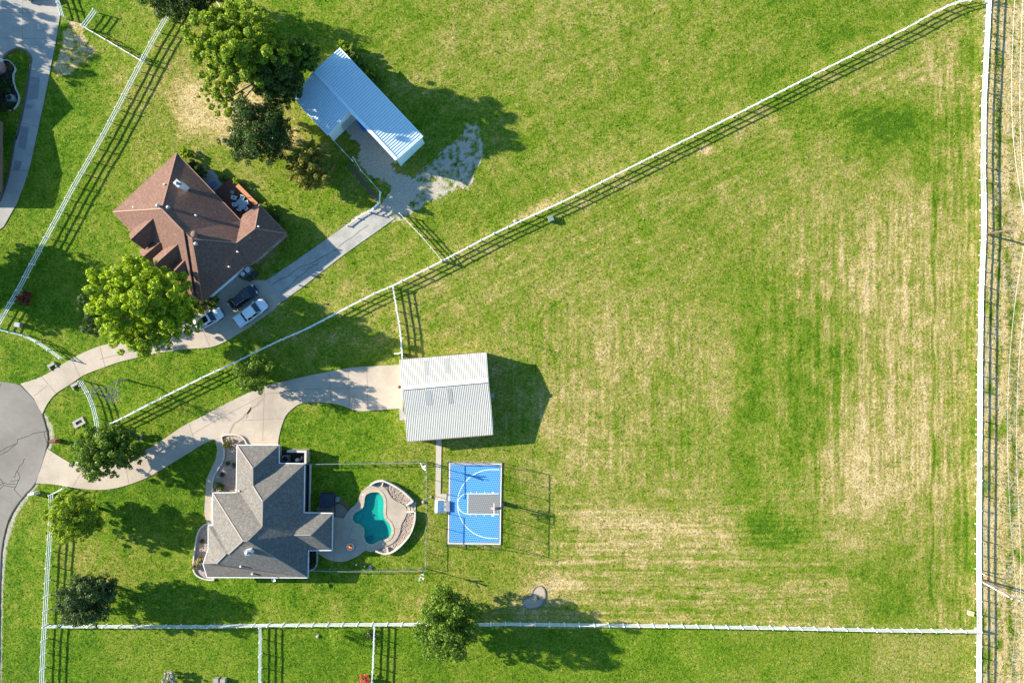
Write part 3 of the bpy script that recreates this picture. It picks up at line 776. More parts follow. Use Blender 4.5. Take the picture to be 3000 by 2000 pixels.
# walled service yard in the corner of the grey house
yard_c = G(*C2(960,285))
sy = thing('service_yard_wall', 'low white capped wall round the machine yard of the grey house', 'wall', (*yard_c, 0))
mb = MB()
wl1 = [P(*C2(*p), 1.9)[:2] for p in [(912,224),(1082,226),(1080,338)]]
mb.path(wl1, .22, -.1, 1.85); build('wall', mb, M['wall_grey'], sy)
build('cap', MB().path(wl1, .34, 1.86, 1.96), M['stonewall'], sy)
structure('service_yard_floor', MB().slab([[G(*C2(*p)) for p in [(850,215),(1092,215),(1092,350),(850,350)]]], -.1, .05), M['mulch'])
def ac_unit(px, py, h, size, label, top=None, rz=0):
    x, y = P(px, py, h)[:2]
    r = thing('air_conditioner', label, 'air conditioner', (x, y, 0), rz)
    mb = MB().box((0,0,h/2+.05), (size, size, h-.05)); 
    for k in range(6): mb.box((0,0,.2+k*(h-.3)/6), (size+.02, size+.02, .03))
    build('cabinet', mb, M['grey'], r, world=False)
    mb = MB().lathe((0,0,h+.03), [(size*.44,0),(size*.44,.05),(size*.36,.05),(size*.36,.01)], 18)
    for k in range(4): mb.beam((-size*.42*math.cos(k*.785), -size*.42*math.sin(k*.785), h+.06), (size*.42*math.cos(k*.785), size*.42*math.sin(k*.785), h+.06), .02, .02)
    build('fan_grille', mb, top or M['dark'], r, world=False)
    build('base', MB().box((0,0,.04), (size+.15, size+.15, .14)), M['nbconcrete'], r, world=False)
ac_unit(*C2(897,295), .95, .95, 'dark air conditioner inside the walled yard of the grey house', M['black'])
x, y = P(*C2(998,308), 1.0)[:2]
r = thing('pool_filter', 'white round pool filter tank with pipes inside the walled yard', 'pool filter', (x, y, 0))
build('tank', MB().lathe((0,0,.05), [(.1,0),(.28,.1),(.3,.5),(.27,.8),(.12,.95)], 16), M['trim'], r, True, world=False)
mb = MB()
for q in [[(.3,.1,.3),(.6,.1,.3),(.6,.5,.3),(.9,.5,.3)],[(.3,-.1,.5),(.55,-.1,.5),(.55,.3,.6),(.95,.3,.6)],[(.6,-.2,.1),(.6,.6,.1)]]: mb.tube(q, .045, 7)
build('pipe', mb, M['trim'], r, world=False)
build('pump', MB().tube([(.75,-.15,.15),(.75,.3,.15)], .12, 10), M['black'], r, world=False)

# planting beds round the grey house
def bed(label, outline, fill, z=.05, border=None, zb=.22, wb=.16, closed=False, m=None):
    pts = [G(*p) for p in outline]; c = np.mean(np.array(pts), 0)
    r = thing('planting_bed', label, 'planting bed', (c[0], c[1], 0))
    build('soil', MB().slab([pts], -.1, z), fill, r)
    if border: build('edging', MB().path([G(*p) for p in border], wb, -.1, zb, closed=closed), m or M['stonewall'], r)
    return r
b1e = [C2(*p) for p in cr([(228,880),(230,600),(239,480),(275,398),(328,310),(337,200),(314,95)], 4)]
b1f = [C2(*p) for p in cr([(314,95),(345,74),(450,72),(510,97),(543,150),(556,172)], 4)]
bed('long rock bed with white edging between front path and grey house garage', b1e+b1f[1:]+[C2(*p) for p in [(600,200),(600,640),(300,640),(300,880)]], M['rock'], .065, b1e+b1f[1:], .28, .2)
b2 = [C2(*p) for p in cr([(240,893),(178,889),(120,930),(90,1000),(70,1120),(57,1230),(57,1310),(100,1368),(180,1397),(248,1400)], 4)]
bed('crescent rock bed with white edging at the front corner of the grey house', b2+[C2(320,1330),C2(320,950)], M['rock'], .05, b2, .3, .2)
b3 = [C2(*p) for p in cr([(1150,1128),(1185,1133),(1192,1200),(1178,1280),(1142,1310),(1095,1314)], 4)]
bed('small bed of dark shrubs with white edging beside the patio', b3+[C2(1080,1300),C2(1080,1130)], M['mulch'], .05, b3, .28, .2)
b4 = [C2(*p) for p in [(1132,346),(1121,788)]]
bed('narrow dark bed behind white edging along the pool side of the grey house', [C2(1060,346),C2(1132,346),C2(1121,788),C2(1050,788)], M['mulch'], .05, b4, .45, .2)

# --- metal buildings
def ribs(mb, r0, r1, e0, e1, spacing, w=.07, h=.05, mi=1, start=.1):
    r0, r1, e0, e1 = (Vector(p_) for p_ in (r0, r1, e0, e1))
    n = int((r1-r0).length/spacing); up = Vector((0,0,h/2+.002))
    for k in range(n+1):
        u = (k+.5)/(n+1)
        mb.beam(r0+(r1-r0)*u+up, e0+(e1-e0)*u+up, w, h, mi)
def quad(mb, pts, mi=0, th=.06):
    vs = [Vector(p_) for p_ in pts]; n = len(vs)
    nm = (vs[1]-vs[0]).cross(vs[2]-vs[0])
    if nm.z < 0: vs = vs[::-1]
    dn = Vector((0,0,-th)); mb.add(vs+[v_+dn for v_ in vs], [tuple(range(n)), tuple(range(2*n-1, n-1, -1))]+[(i, n+i, n+(i+1) % n, (i+1) % n) for i in range(n)], mi)
# ivory barn
B_ = lambda x, y, h: P(*CB(x, y), h)
nw, ne = B_(300,230,3.4), B_(1390,136,3.4); rw, re_ = B_(326,582,4.22), B_(1412,486,4.22)
kw, ke = B_(370,925,3.4), B_(1452,835,3.4); sw, se = B_(395,1253,2.8), B_(1472,1165,2.8)
barn = thing('metal_barn', 'ivory metal barn with ribbed gable roof and lean-to at the end of the drive', 'barn', (*np.mean([nw[:2], se[:2]], 0), 0))
mb = MB(); quad(mb, [nw, ne, re_, rw]); quad(mb, [rw, re_, ke, kw]); quad(mb, [kw, ke, se, sw])
ribs(mb, rw, re_, nw, ne, .29, .075, .018); ribs(mb, rw, re_, kw, ke, .29, .075, .018); ribs(mb, kw, ke, sw, se, .29, .075, .018)
broof = build('roof', mb, [M['metal_tan'], M['seam']], barn)
up = Vector((0,0,.07)); mb = MB().beam(Vector(rw)+up, Vector(re_)+up, .62, .06)
build('ridge_cap', mb, M['metal_tan'], barn)
for x0, y0, x1, y1 in [(625,265,640,470),(895,240,905,448),(652,630,672,830),(918,605,938,812)]:
    u0, u1 = ((.06, .62) if y0 < 500 else (.14, .70)); 
    ua = (x0-300)/1090. if y0 < 500 else (x0-330)/1085.
    A_, B2 = (Vector(nw), Vector(ne)) if y0 < 500 else (Vector(rw), Vector(re_)); C_, D_ = (Vector(rw), Vector(re_)) if y0 < 500 else (Vector(kw), Vector(ke))
    mb = MB()
    for k in range(3):
        f0 = ua+(k-1)*.0205; top = A_.lerp(B2, f0); bot = C_.lerp(D_, f0)
        zz = Vector((0,0,.03)); mb.beam(top.lerp(bot, u0+.03)+zz, top.lerp(bot, u1)+zz, .21, .03)
    build('skylight', mb, M['skylight'], barn)
wn = inset([nw[:2], ne[:2], ke[:2], se[:2], sw[:2], kw[:2]], .12)
hz = [3.32, 3.32, 3.32, 2.72, 2.72, 3.32]; mb = MB()
for i in range(6):
    j = (i+1) % 6; mb.add([(*wn[i], -.1), (*wn[j], -.1), (*wn[j], hz[j]), (*wn[i], hz[i])], [(0,1,2,3)])
for i, j, r_ in ((0, 5, rw), (1, 2, re_)):
    mb.add([(*wn[i], 3.3), (*wn[j], 3.3), ((wn[i][0]+wn[j][0])/2, (wn[i][1]+wn[j][1])/2, 4.1)], [(0,1,2)])
build('wall', mb, M['metal_side'], barn)
build('gutter', MB().beam((sw[0], sw[1]-.05, 2.72), (se[0], se[1]-.05, 2.72), .12, .12), M['pole'], barn)
build('gutter', MB().beam((nw[0], nw[1]+.05, 3.33), (ne[0], ne[1]+.05, 3.33), .12, .12), M['pole'], barn)
door(barn, 'roller_door', wn[0], wn[5], .28, 3.2, 2.7, M['trim'], barn.location[:2]); door(barn, 'roller_door', wn[0], wn[5], .72, 3.2, 2.7, M['trim'], barn.location[:2])
x, y, z = P(*CB(298,570), 3.9); build('barn_light', MB().lathe((x, y, z-.2), [(.26,0),(.2,.12),(.08,.2)], 12).tube([(x,y,z-.02),(x+.5,y,z+.02)], .03, 6), M['wood_dark'], barn)
x, y, z = P(*CB(1457,680), 2.2)
build('window_unit', MB().box((x+.12, y, 1.9), (.5, .7, .5)), M['grey'], barn)
mb = MB().box((P(*CB(1472,1050),2.6)[0], P(*CB(1472,1050),2.6)[1], 2.5), (.14, 1.9, .14)); build('downpipe', mb, M['steel'], barn)

# white shed under the trees
K_ = lambda x, y, h: P(*C3(x, y), h)
n_, rn, w1, wj, wc, inn, so, ea = K_(545,115,3.7), K_(335,300,4.5), K_(165,518,3.75), K_(240,608,3.75), K_(450,830,3.75), K_(632,630,4.5), K_(1013,1030,4.5), K_(1229,840,3.7)
shed = thing('metal_shed', 'L shaped shed with white ribbed metal roof beneath the tall trees', 'shed', (*np.mean([n_[:2], so[:2]], 0), 0))
mb = MB(); quad(mb, [n_, ea, so, inn, rn]); quad(mb, [rn, inn, wc, wj, w1])
rs = Vector(rn).lerp(Vector(so), 0)
ribs(mb, rn, so, n_, ea, .42, .07, .06); ribs(mb, rn, inn, w1, wc, .42, .07, .06)
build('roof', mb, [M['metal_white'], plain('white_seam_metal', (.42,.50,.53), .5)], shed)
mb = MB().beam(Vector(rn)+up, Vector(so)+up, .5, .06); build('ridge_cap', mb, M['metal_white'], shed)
mb = MB().beam(Vector(so)+Vector((-.05,-.05,-.1)), Vector(inn)+Vector((-.05,-.05,-.1)), .22, .22); mb.beam(n_, ea, .16, .14); mb.beam(wj, wc, .16, .14); mb.beam(so, ea, .1, .16)
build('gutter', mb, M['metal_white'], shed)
wpts = [n_, ea, so, inn, wc, wj]; wi = inset(wpts, .15); mb = MB()
for i in (0, 3, 4, 5, 1):
    j = (i+1) % 6; a_, b_ = wi[i], wi[j]; za, zb = wpts[i][2]-.1, wpts[j][2]-.1
    mb.add([(*a_, -.1), (*b_, -.1), (*b_, zb), (*a_, za)], [(0,1,2,3)])
mid = ((wi[5][0]+wi[0][0])/2, (wi[5][1]+wi[0][1])/2)
mb.add([(*wi[5], 3.6), (*wi[0], 3.6), (*mid, 4.4)], [(0,1,2)])
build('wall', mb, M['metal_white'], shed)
sc = shed.location[:2]
for u in (0.0, .25, .5, .75, 1.0):
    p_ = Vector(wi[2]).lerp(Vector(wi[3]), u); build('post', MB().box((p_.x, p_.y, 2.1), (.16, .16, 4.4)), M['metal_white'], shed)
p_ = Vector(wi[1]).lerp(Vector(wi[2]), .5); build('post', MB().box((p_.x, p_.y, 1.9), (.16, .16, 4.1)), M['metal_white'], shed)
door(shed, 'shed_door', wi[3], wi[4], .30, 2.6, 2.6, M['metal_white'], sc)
mb = MB().box((*((Vector(wi[3]).lerp(Vector(wi[4]), .30)).to_2d()), 2.66), (.1, .1, .1)); build('door_track', mb, M['dark'], shed)
# blue drums inside the open bay
for i, (x_, y_) in enumerate([(700,712),(722,742),(738,768)]):
    p_ = K_(x_, y_, 1.0); mb = MB().lathe((p_[0], p_[1], 0), [(.3,0),(.3,.3),(.32,.32),(.3,.34),(.3,.62),(.32,.64),(.3,.66),(.3,.95),(.27,.97)], 16)
    solo('drum', mb, M['blueplastic'], ['blue plastic drum at the inner corner of the shed bay','blue plastic drum between two others under the shed eave','blue plastic drum nearest the open end of the shed bay'][i], 'drum', 'blue drums by the shed', True)
mb = MB().slab([[G(*C3(*p)) for p in [(390,835),(440,850),(450,880),(410,870)]]], -.1, .5)

# neighbour's house, mostly beyond the left edge
nh = thing('neighbour_house', 'pinkish brick house at the far left edge, mostly out of view', 'house', (-96, 36, 0))
NV = dict(a=(-430,160,3.0), b=(-36,160,3.2), c=(-36,330,3.2), d=(-26,330,3.2), e=(-26,560,3.2), f=(-430,560,3.0), r1=(-187,190,6.9), r2=(-300,195,6.9), r3=(-300,420,6.9), r4=(-166,405,6.0), r5=(-215,310,5.2))
NF = [('a','b','r1','r2'),('b','c','r5','r1'),('c','d','e','r4','r5'),('e','f','r3','r4'),('f','a','r2','r3'),('r1','r5','r4','r3','r2')]
roofed_house(nh, NV, NF, ['a','b','c','d','e','f'], [('r1','r2'),('r2','r3'),('r3','r4'),('r1','b'),('r4','e')], M['roof_brown'], M['ridge_brown'], M['wall_brown'], M['white'], 3.0, .5, pf=lambda x, y: (x, y))
x, y = G(16, 198); mb = MB().lathe((x-.9, y-.1, 0), [(1.15,0),(1.15,2.4),(.9,2.5)], 14); build('brick_bay', mb, surf('pink_brick', (.42,.25,.22), (.36,.2,.18), 5, .9), nh)
mb = MB().box((x-.25, y+.85, 1.2), (.8, .7, .9), -.5); build('bay_window', mb, M['trim'], nh)
bed_nb = [(8,184),(14,179),(22,178),(32,182),(40,190),(46,200),(47,208),(42,218),(41,230),(43,245),(48,262),(55,275),(58,288),(56,302),(48,316),(40,322),(28,325)]
bed('dark mulch bed with curved white edging beside the neighbour drive', cr(bed_nb, 2)+[(-10,325),(-10,184)], M['mulch'], .06, cr(bed_nb, 4), .3, .12)
isl = [C1(*p) for p in [(200,1568),(290,1150),(345,800),(362,690),(345,640),(300,590),(220,558),(130,588),(60,640),(35,700)]]
mb = MB().path([G(*p) for p in cr([(0,590),(19,540),(34,472),(46,403)]+isl, 4)], .32, -.1, .10)
tag(build('brick_kerb', mb, M['brick_dull']), kind='structure')
ac_unit(27, 286, .9, .9, 'pale air conditioner in the mulch bed at the left edge', M['black'], .3)

# ------------------------------------------------------------------ pool, patio, hot tub
DECK = cr([(300,1215),(340,1262),(430,1315),(520,1342),(620,1345),(720,1312),(800,1268),(865,1222),(930,1232),(1000,1212),(1080,1180),(1110,1165),(1170,1140),(1230,1080),(1265,1000),(1280,920),(1320,850),(1342,780),(1330,720),(1280,680),(1200,640),(1150,590),(1110,520),(1060,482),(1000,466),(925,470),(870,500),(812,560),(785,640),(755,690),(700,735),(655,790),(620,852)], 3)+[(515,835),(440,840),(440,1215)]
deckw = [G(*CP(*p)) for p in DECK]; copeo = inset(POOLW, -.30)
def deckx(mb):
    for s_ in [[(508,840),(508,1340)],[(720,940),(670,1075)],[(1190,968),(1265,968)],[(1060,530),(1110,510)],[(870,1150),(865,1220)],[(975,1140),(990,1212)],[(1090,1110),(1115,1160)],[(700,740),(735,790)],[(920,475),(935,510)],[(780,660),(835,700)],[(670,1075),(850,1130)]]:
        mb.path([G(*CP(*p)) for p in s_], .05, .204, .204, 1)
mb = MB().slab([deckw, inset(POOLW, -.05)], -.12, .20); deckx(mb)
structure('patio', mb, [M['patio'], M['joint']])
pc = np.mean(np.array(POOLW), 0)
pool = thing('swimming_pool', 'teal free-form swimming pool with stone coping', 'swimming pool', (pc[0], pc[1], 0))
m_, t, b = new_mat('pool_plaster'); b.inputs['Roughness'].default_value = .8
t.links.new(mixc(t, noise(t, pos(t), 2.5, 5), (.20,.46,.33), (.34,.58,.43)), b.inputs['Base Color']); M['plaster'] = m_
m_, t, b = new_mat('pool_water'); gl = N(t, 'ShaderNodeBsdfGlossy'); gl.inputs['Roughness'].default_value = .03
tr = N(t, 'ShaderNodeBsdfTransparent'); tr.inputs[0].default_value = (.20,.72,.74,1)
fr = N(t, 'ShaderNodeFresnel'); t.links.new(mth(t, 'MULTIPLY_ADD', N(t, 'ShaderNodeNewGeometry').outputs['Backfacing'], 1/1.33-1.33, 1.33), fr.inputs[0])   # a thin surface: the same from both sides
bp = N(t, 'ShaderNodeBump'); bp.inputs['Strength'].default_value = .12; bp.inputs['Distance'].default_value = .03
t.links.new(noise(t, pos(t), 3.2, 3), bp.inputs['Height']); t.links.new(bp.outputs[0], fr.inputs['Normal']); t.links.new(bp.outputs[0], gl.inputs['Normal'])
mx = N(t, 'ShaderNodeMixShader'); t.links.new(fr.outputs[0], mx.inputs[0]); t.links.new(tr.outputs[0], mx.inputs[1]); t.links.new(gl.outputs[0], mx.inputs[2])
t.links.new(mx.outputs[0], t.nodes['Material Output'].inputs[0]); M['water'] = m_
shal = inset(POOLW, .45); deep = inset(POOLW, 1.15); n = len(POOLW); mb = MB()
rings = [[(x, y, .16) for x, y in POOLW], [(x, y, -.14) for x, y in POOLW], [(x, y, -.22) for x, y in shal], [(x, y, -.40) for x, y in deep]]
vs = [v for r_ in rings for v in r_]; fs = []
for k in range(3):
    for i in range(n): fs.append((k*n+i, k*n+(i+1) % n, (k+1)*n+(i+1) % n, (k+1)*n+i))
mb.add(vs, fs); mb.slab([deep], -.40, -.40, 0, False); build('basin', mb, M['plaster'], pool)
build('water', MB().slab([POOLW], .02, .02, 0, False), M['water'], pool)
co = MB().slab([inset(POOLW, -.34), inset(POOLW, .10)], .12, .25); build('coping', co, M['coping'], pool)
x, y = G(*CP(916,1088)); build('seat_disc', MB().lathe((x, y, -.5), [(.42,0),(.42,.44),(.40,.46)], 20), M['nbconcrete'], pool)
x, y = G(*CP(756,835)); build('entry_step', MB().lathe((x-.1, y, -.5), [(1.0,0),(1.0,.28),(.98,.38)], 20), M['plaster'], pool)
x, y = G(*CP(958,824)); build('drain', MB().lathe((x, y, -.40), [(.14,0),(.14,.03)], 12), M['black'], pool)
for i, (q, l) in enumerate([((838,577),'small white skimmer lid on the coping at the top of the pool'),((1068,1140),'small white skimmer lid by the lower pool corner')]):
    x, y = G(*CP(*q)); solo('skimmer_lid', MB().lathe((x, y, .2), [(.14,0),(.14,.02),(.12,.03)], 14), M['trim'], l, 'lid', 'pool skimmer lids')
# raised rock planter behind the pool
RW = thing('retaining_wall', 'curved cream wall holding rock beds behind the pool', 'retaining wall', (*G(*CP(1300,800)), 0))
o1 = cr([(925,466),(985,430),(1065,416),(1120,432),(1220,482),(1330,562),(1420,652)], 4); o2 = cr([(1440,765),(1438,850),(1418,940),(1380,1030),(1320,1110),(1250,1180),(1180,1228),(1110,1248),(1050,1238),(988,1214)], 4)
wm = MB(); wm.path([G(*CP(*p)) for p in o1], .24, -.1, .72); wm.path([G(*CP(*p)) for p in o2], .24, -.1, .72)
wm.path([G(*CP(*p)) for p in [(1412,655),(1335,700)]], .24, -.1, .6); wm.path([G(*CP(*p)) for p in [(1428,768),(1342,775)]], .24, -.1, .6)
wm.path([G(*CP(*p)) for p in [(1072,432),(1058,480)]], .2, -.1, .5); wm.path([G(*CP(*p)) for p in [(1118,1178),(1130,1236)]], .2, -.1, .5)
build('wall', wm, M['stonewall'], RW)
i1 = [(1335,705),(1310,700),(1280,680),(1200,640),(1150,590),(1110,520),(1060,482),(1000,466)]; i2 = [(1000,1214),(1080,1184),(1112,1168),(1172,1143),(1234,1082),(1269,1000),(1284,920),(1324,850),(1344,782)]
mb = MB().slab([[G(*CP(*p)) for p in o1+[(1412,655)]+i1]], -.1, .06); mb.slab([[G(*CP(*p)) for p in o2+i2]], -.1, .06)
build('rock_fill', mb, M['rock'], RW)
for k in range(3):
    q = [(1345+k*34,700-k*14),(1380+k*34,686-k*14),(1380+k*30,764),(1346+k*33,770)]
    build('step', MB().slab([[G(*CP(*p)) for p in q]], -.1, .18-.055*k), M['coping'], RW)
# loose stones of the rock beds
def pebble(mb, x, y, z, r, rnd):
    n = 6; prof = [(r*.7,0),(r,r*.35),(r*.8,r*.7),(r*.25,r*.85)]
    vs = []; j = [rnd.uniform(.75,1.2) for _ in range(n)]; fs = []
    for rr, zz in prof:
        for k in range(n): a = 2*math.pi*k/n; vs.append((x+rr*j[k]*math.cos(a), y+rr*j[k]*math.sin(a), z+zz))
    for i in range(3):
        for k in range(n): a = i*n+k; b_ = i*n+(k+1) % n; fs.append((a, b_, b_+n, a+n))
    fs.append(tuple(range(3*n, 4*n))); mb.add(vs, fs)
rnd = random.Random(4); mb = MB()
pa = np.array([G(*CP(*p)) for p in o1+i1]); pb = np.array([G(*CP(*p)) for p in o2+i2])
for poly, cnt in ((pa, 420), (pb, 520), (np.array([G(*p) for p in b1e+b1f[1:]+[C2(470,200),C2(450,600),C2(300,600)]]), 420), (np.array([G(*p) for p in b2+[C2(250,1330),C2(200,950)]]), 220)):
    lo, hi = poly.min(0), poly.max(0); k = 0
    while k < cnt:
        x, y = rnd.uniform(lo[0], hi[0]), rnd.uniform(lo[1], hi[1])
        if inside(np.array([x]), np.array([y]), [tuple(p_) for p_ in poly])[0]: pebble(mb, x, y, .05, rnd.uniform(.04,.12), rnd); k += 1
o = build('loose_stones', mb, M['rock']); tag(o, 'loose reddish stones covering the planting beds', 'stones', kind='stuff')
# hot tub on its brick pad
structure('hot_tub_pad', MB().slab([[G(*CP(*p)) for p in [(305,795),(312,715),(335,715),(345,558),(525,556),(527,690),(560,680),(620,720),(660,760),(655,792),(622,850),(560,835),(515,835),(515,795)]]], -.1, .10), M['aggregate'])
structure('brick_edging', MB().path([G(*CP(*p)) for p in cr([(535,640),(585,648),(635,680),(680,735)], 4)], .42, -.1, .135), M['brick'])
structure('brick_border', MB().path([G(*CP(*p)) for p in [(345,562),(518,562),(518,790)]], .22, -.1, .14), M['brick'])
x0, y0 = P(*CP(420,648), 1.0)[:2]
ht = thing('hot_tub', 'square hot tub closed with dark cover near the grey house', 'hot tub', (x0, y0, 0))
build('shell', MB().box((0,0,.5), (2.2,2.2,.86), 0, 0, .98), M['dark'], ht, world=False)
mb = MB().box((0,.57,.98), (2.3,1.1,.11)); mb.box((0,-.57,.98), (2.3,1.1,.11)); build('cover', mb, surf('spa_cover', (.02,.035,.05), (.015,.026,.036), 3, .6), ht, world=False)
st = MB(); st.box((1.45,0,.22), (.36,.75,.34)); st.box((1.75,0,.12), (.26,.75,.18)); build('step', st, M['grey'], ht, world=False)
# fire pit
x, y = G(*CP(697,1172)); fp = thing('fire_pit', 'round white fire pit with flames on the patio', 'fire pit', (x, y, .2))
build('bowl', MB().lathe((0,0,0), [(.5,0),(.64,.3),(.64,.34),(.40,.34),(.38,.16)], 24), M['stonewall'], fp, world=False)
build('lava_rock', MB().lathe((0,0,.14), [(.38,0),(.36,.10),(.2,.16)], 14), M['mulch'], fp, world=False)
m_, t, b = new_mat('flame'); b.inputs['Emission Color'].default_value = (1,.16,.02,1); b.inputs['Emission Strength'].default_value = 1.6; b.inputs['Base Color'].default_value = (.8,.2,.02,1); M['flame'] = m_
mb = MB(); rr = random.Random(2)
for k in range(5):
    a = rr.uniform(0,6.28); q = rr.uniform(.02,.2); px_, py_ = q*math.cos(a), q*math.sin(a)
    mb.tube([(px_,py_,.28),(px_+rr.uniform(-.06,.06),py_+rr.uniform(-.06,.06),.42),(px_+rr.uniform(-.12,.12),py_+rr.uniform(-.12,.12),.6)], [.07,.055,.01], 6)
build('flame', mb, M['flame'], fp, True, world=False)

# ------------------------------------------------------------------ basketball court
def CG(x, y): return G(*CC(x, y))
court = thing('basketball_court', 'blue tiled half court with grey key and white lines', 'sports court', (*CG(632,602), 0))
build('slab', MB().slab([[CG(*p) for p in [(333,128),(946,138),(931,1076),(317,1071)]]], -.1, .10), M['nbconcrete'], court)
m_, t, b = new_mat('blue_court_tile'); b.inputs['Roughness'].default_value = .4
def tiles(name, c1, c2, c3):
    m_, t, b = new_mat(name); b.inputs['Roughness'].default_value = .45
    p = pos(t); sx = N(t, 'ShaderNodeSeparateXYZ'); t.links.new(p, sx.inputs[0])
    # raised studs of the interlocking tiles, 0.305 m apart, staggered
    f1 = mth(t, 'SINE', mth(t, 'MULTIPLY', mth(t, 'ADD', sx.outputs[0], mth(t, 'MULTIPLY', sx.outputs[1], .42)), 2*math.pi/.345))
    f2 = mth(t, 'SINE', mth(t, 'MULTIPLY', mth(t, 'SUBTRACT', sx.outputs[1], mth(t, 'MULTIPLY', sx.outputs[0], .08)), 2*math.pi/.345))
    f = mth(t, 'MULTIPLY_ADD', mth(t, 'ADD', f1, f2), .36, .42, True)
    col = mixc(t, f, c1, c2); col = mixc(t, mth(t, 'MULTIPLY_ADD', noise(t, p, .35, 3), 1.4, -.4, True), col, mixc(t, .25, col, c3))
    t.links.new(col, b.inputs['Base Color']); return m_
M['blue'] = tiles('blue_court_tile', (.025,.16,.44), (.15,.39,.62), (.10,.28,.52)); M['key'] = tiles('grey_court_tile', (.15,.15,.145), (.27,.265,.25), (.2,.2,.19))
M['edge_tile'] = tiles('grey_border_tile', (.20,.18,.185), (.33,.30,.30), (.25,.23,.23))
build('border_tiles', MB().slab([[CG(*p) for p in [(342,140),(936,150),(922,1066),(326,1060)]]], .10, .112), M['edge_tile'], court)
build('blue_tiles', MB().slab([[CG(*p) for p in [(360,160),(920,168),(906,1048),(345,1046)]]], .112, .118), M['blue'], court)
build('key_tiles', MB().slab([[CG(*p) for p in [(554,490),(932,491),(927,722),(550,720)]]], .118, .124), M['key'], court)
ln = MB()
def L_(pts, w=.09, closed=False): ln.path([CG(*p) for p in pts], w, .130, .130, 0, closed)
L_([(345,140),(936,151),(922,1066),(327,1060)], .10, True)
L_([(556,490),(910,490)]); L_([(552,722),(908,726)]); L_([(553,490),(550,722)])
arc = [(914,215),(860,213),(822,212)]+[(822+390*math.cos(a), 606+393*math.sin(a)) for a in np.linspace(-math.pi/2-.1, -math.pi*1.5+.1, 40)]+[(815,1000),(900,1003)]
L_(arc); L_([(556+118*math.cos(a)-2, 605+117*math.sin(a)) for a in np.linspace(-math.pi/2, -math.pi*1.5, 24)])
for x_ in (586, 651, 746):
    L_([(x_,466),(x_,486)], .07); L_([(x_-6,728),(x_-6,748)], .07)
L_([(840,468),(840,487)], .34); L_([(836,728),(836,748)], .34)
build('court_line', ln, M['white'], court)
hoop = thing('basketball_hoop', 'basketball hoop with glass backboard standing at the court edge', 'basketball hoop', (*CG(955,603), 0))
hb = Vector((*CG(955,603), 0)); 
mb = MB().box((hb.x, hb.y, .45), (.55, .6, .9)); mb.box((hb.x, hb.y, 1.8), (.2, .2, 3.2)); build('pole', mb, M['dark'], hoop)
bx = P(*CC(852,668), 3.4); mb = MB()
for dy in (-.16, .16):
    mb.beam((hb.x, hb.y+dy*.4, 3.3), (bx[0]+.1, bx[1]+dy, 3.45), .09, .12); mb.beam((hb.x, hb.y+dy*.4, 2.7), (bx[0]+.1, bx[1]+dy, 3.1), .07, .09)
build('arm', mb, M['dark'], hoop)
mb = MB(); bw_ = .92; z0, z1 = 2.95, 4.05
for a_, b_ in (((-bw_,z0),(bw_,z0)),((bw_,z0),(bw_,z1)),((bw_,z1),(-bw_,z1)),((-bw_,z1),(-bw_,z0)),((-.3,z0+.2),(.3,z0+.2)),((-.3,z0+.65),(.3,z0+.65)),((-.3,z0+.2),(-.3,z0+.65)),((.3,z0+.2),(.3,z0+.65))):
    mb.beam((bx[0], bx[1]+a_[0], a_[1]), (bx[0], bx[1]+b_[0], b_[1]), .08, .08)
bb = build('backboard', mb, M['white'], hoop)
m_, t, b = new_mat('board_glass'); tr = N(t, 'ShaderNodeBsdfTransparent'); mx = N(t, 'ShaderNodeMixShader'); mx.inputs[0].default_value = .25
b.inputs['Roughness'].default_value = .1; b.inputs['Base Color'].default_value = (.6,.62,.63,1)
t.links.new(tr.outputs[0], mx.inputs[1]); t.links.new(b.outputs[0], mx.inputs[2]); t.links.new(mx.outputs[0], t.nodes['Material Output'].inputs[0])
build('pane', MB().add([(bx[0]-.01, bx[1]+s_*bw_, z_) for s_, z_ in ((-1,z0),(1,z0),(1,z1),(-1,z1))], [(0,1,2,3)]), m_, bb)
rc = (bx[0]-.36, bx[1], 3.05); mb = MB(); ring = [(rc[0]+.23*math.cos(a), rc[1]+.23*math.sin(a), 3.05) for a in np.linspace(0, 2*math.pi, 21)]
mb.tube(ring, .018, 6, 0, False); mb.beam((bx[0], bx[1], 3.05), (rc[0]+.22, rc[1], 3.05), .12, .04); rim = build('rim', mb, M['orange'], hoop)
mb = MB()
for k in range(12):
    a = k*math.pi/6; mb.tube([(rc[0]+.23*math.cos(a), rc[1]+.23*math.sin(a), 3.04), (rc[0]+.15*math.cos(a+.4), rc[1]+.15*math.sin(a+.4), 2.8), (rc[0]+.12*math.cos(a), rc[1]+.12*math.sin(a), 2.62)], .022, 5)
build('net', mb, M['trim'], rim)
# bleacher
bl = thing('bleacher', 'small white aluminium bleacher at the open side of the blue court', 'bleacher', (*CG(235,637), 0))
for k, (x_, z_, w_) in enumerate([(188,.95,.44),(218,.75,.40),(245,.60,.36),(270,.50,.36)]):
    a_, b_ = P(*CC(x_,566), z_), P(*CC(x_-2,712), z_); build('plank', MB().beam(a_, b_, w_, .05), M['white'], bl)
mb = MB()
for y_ in (580, 640, 698):
    a_, b_ = P(*CC(186,y_), .9), P(*CC(272,y_), .45); mb.beam(a_, b_, .05, .06)
    for x_, z_ in ((190,.9),(230,.7),(268,.5)): q = P(*CC(x_,y_), z_); mb.beam(q, (q[0], q[1], .05), .05, .05)
build('frame', mb, M['white'], bl)
solo('court_box', MB().slab([[P(*CC(*p), .45)[:2] for p in [(302,588),(340,580),(338,694),(300,696)]]], .05, .42).box((*P(*CC(321,638), .45)[:2], .435), (.62, 1.7, .03)), M['grey'], 'long grey storage box between the white bleacher and the court', 'box')
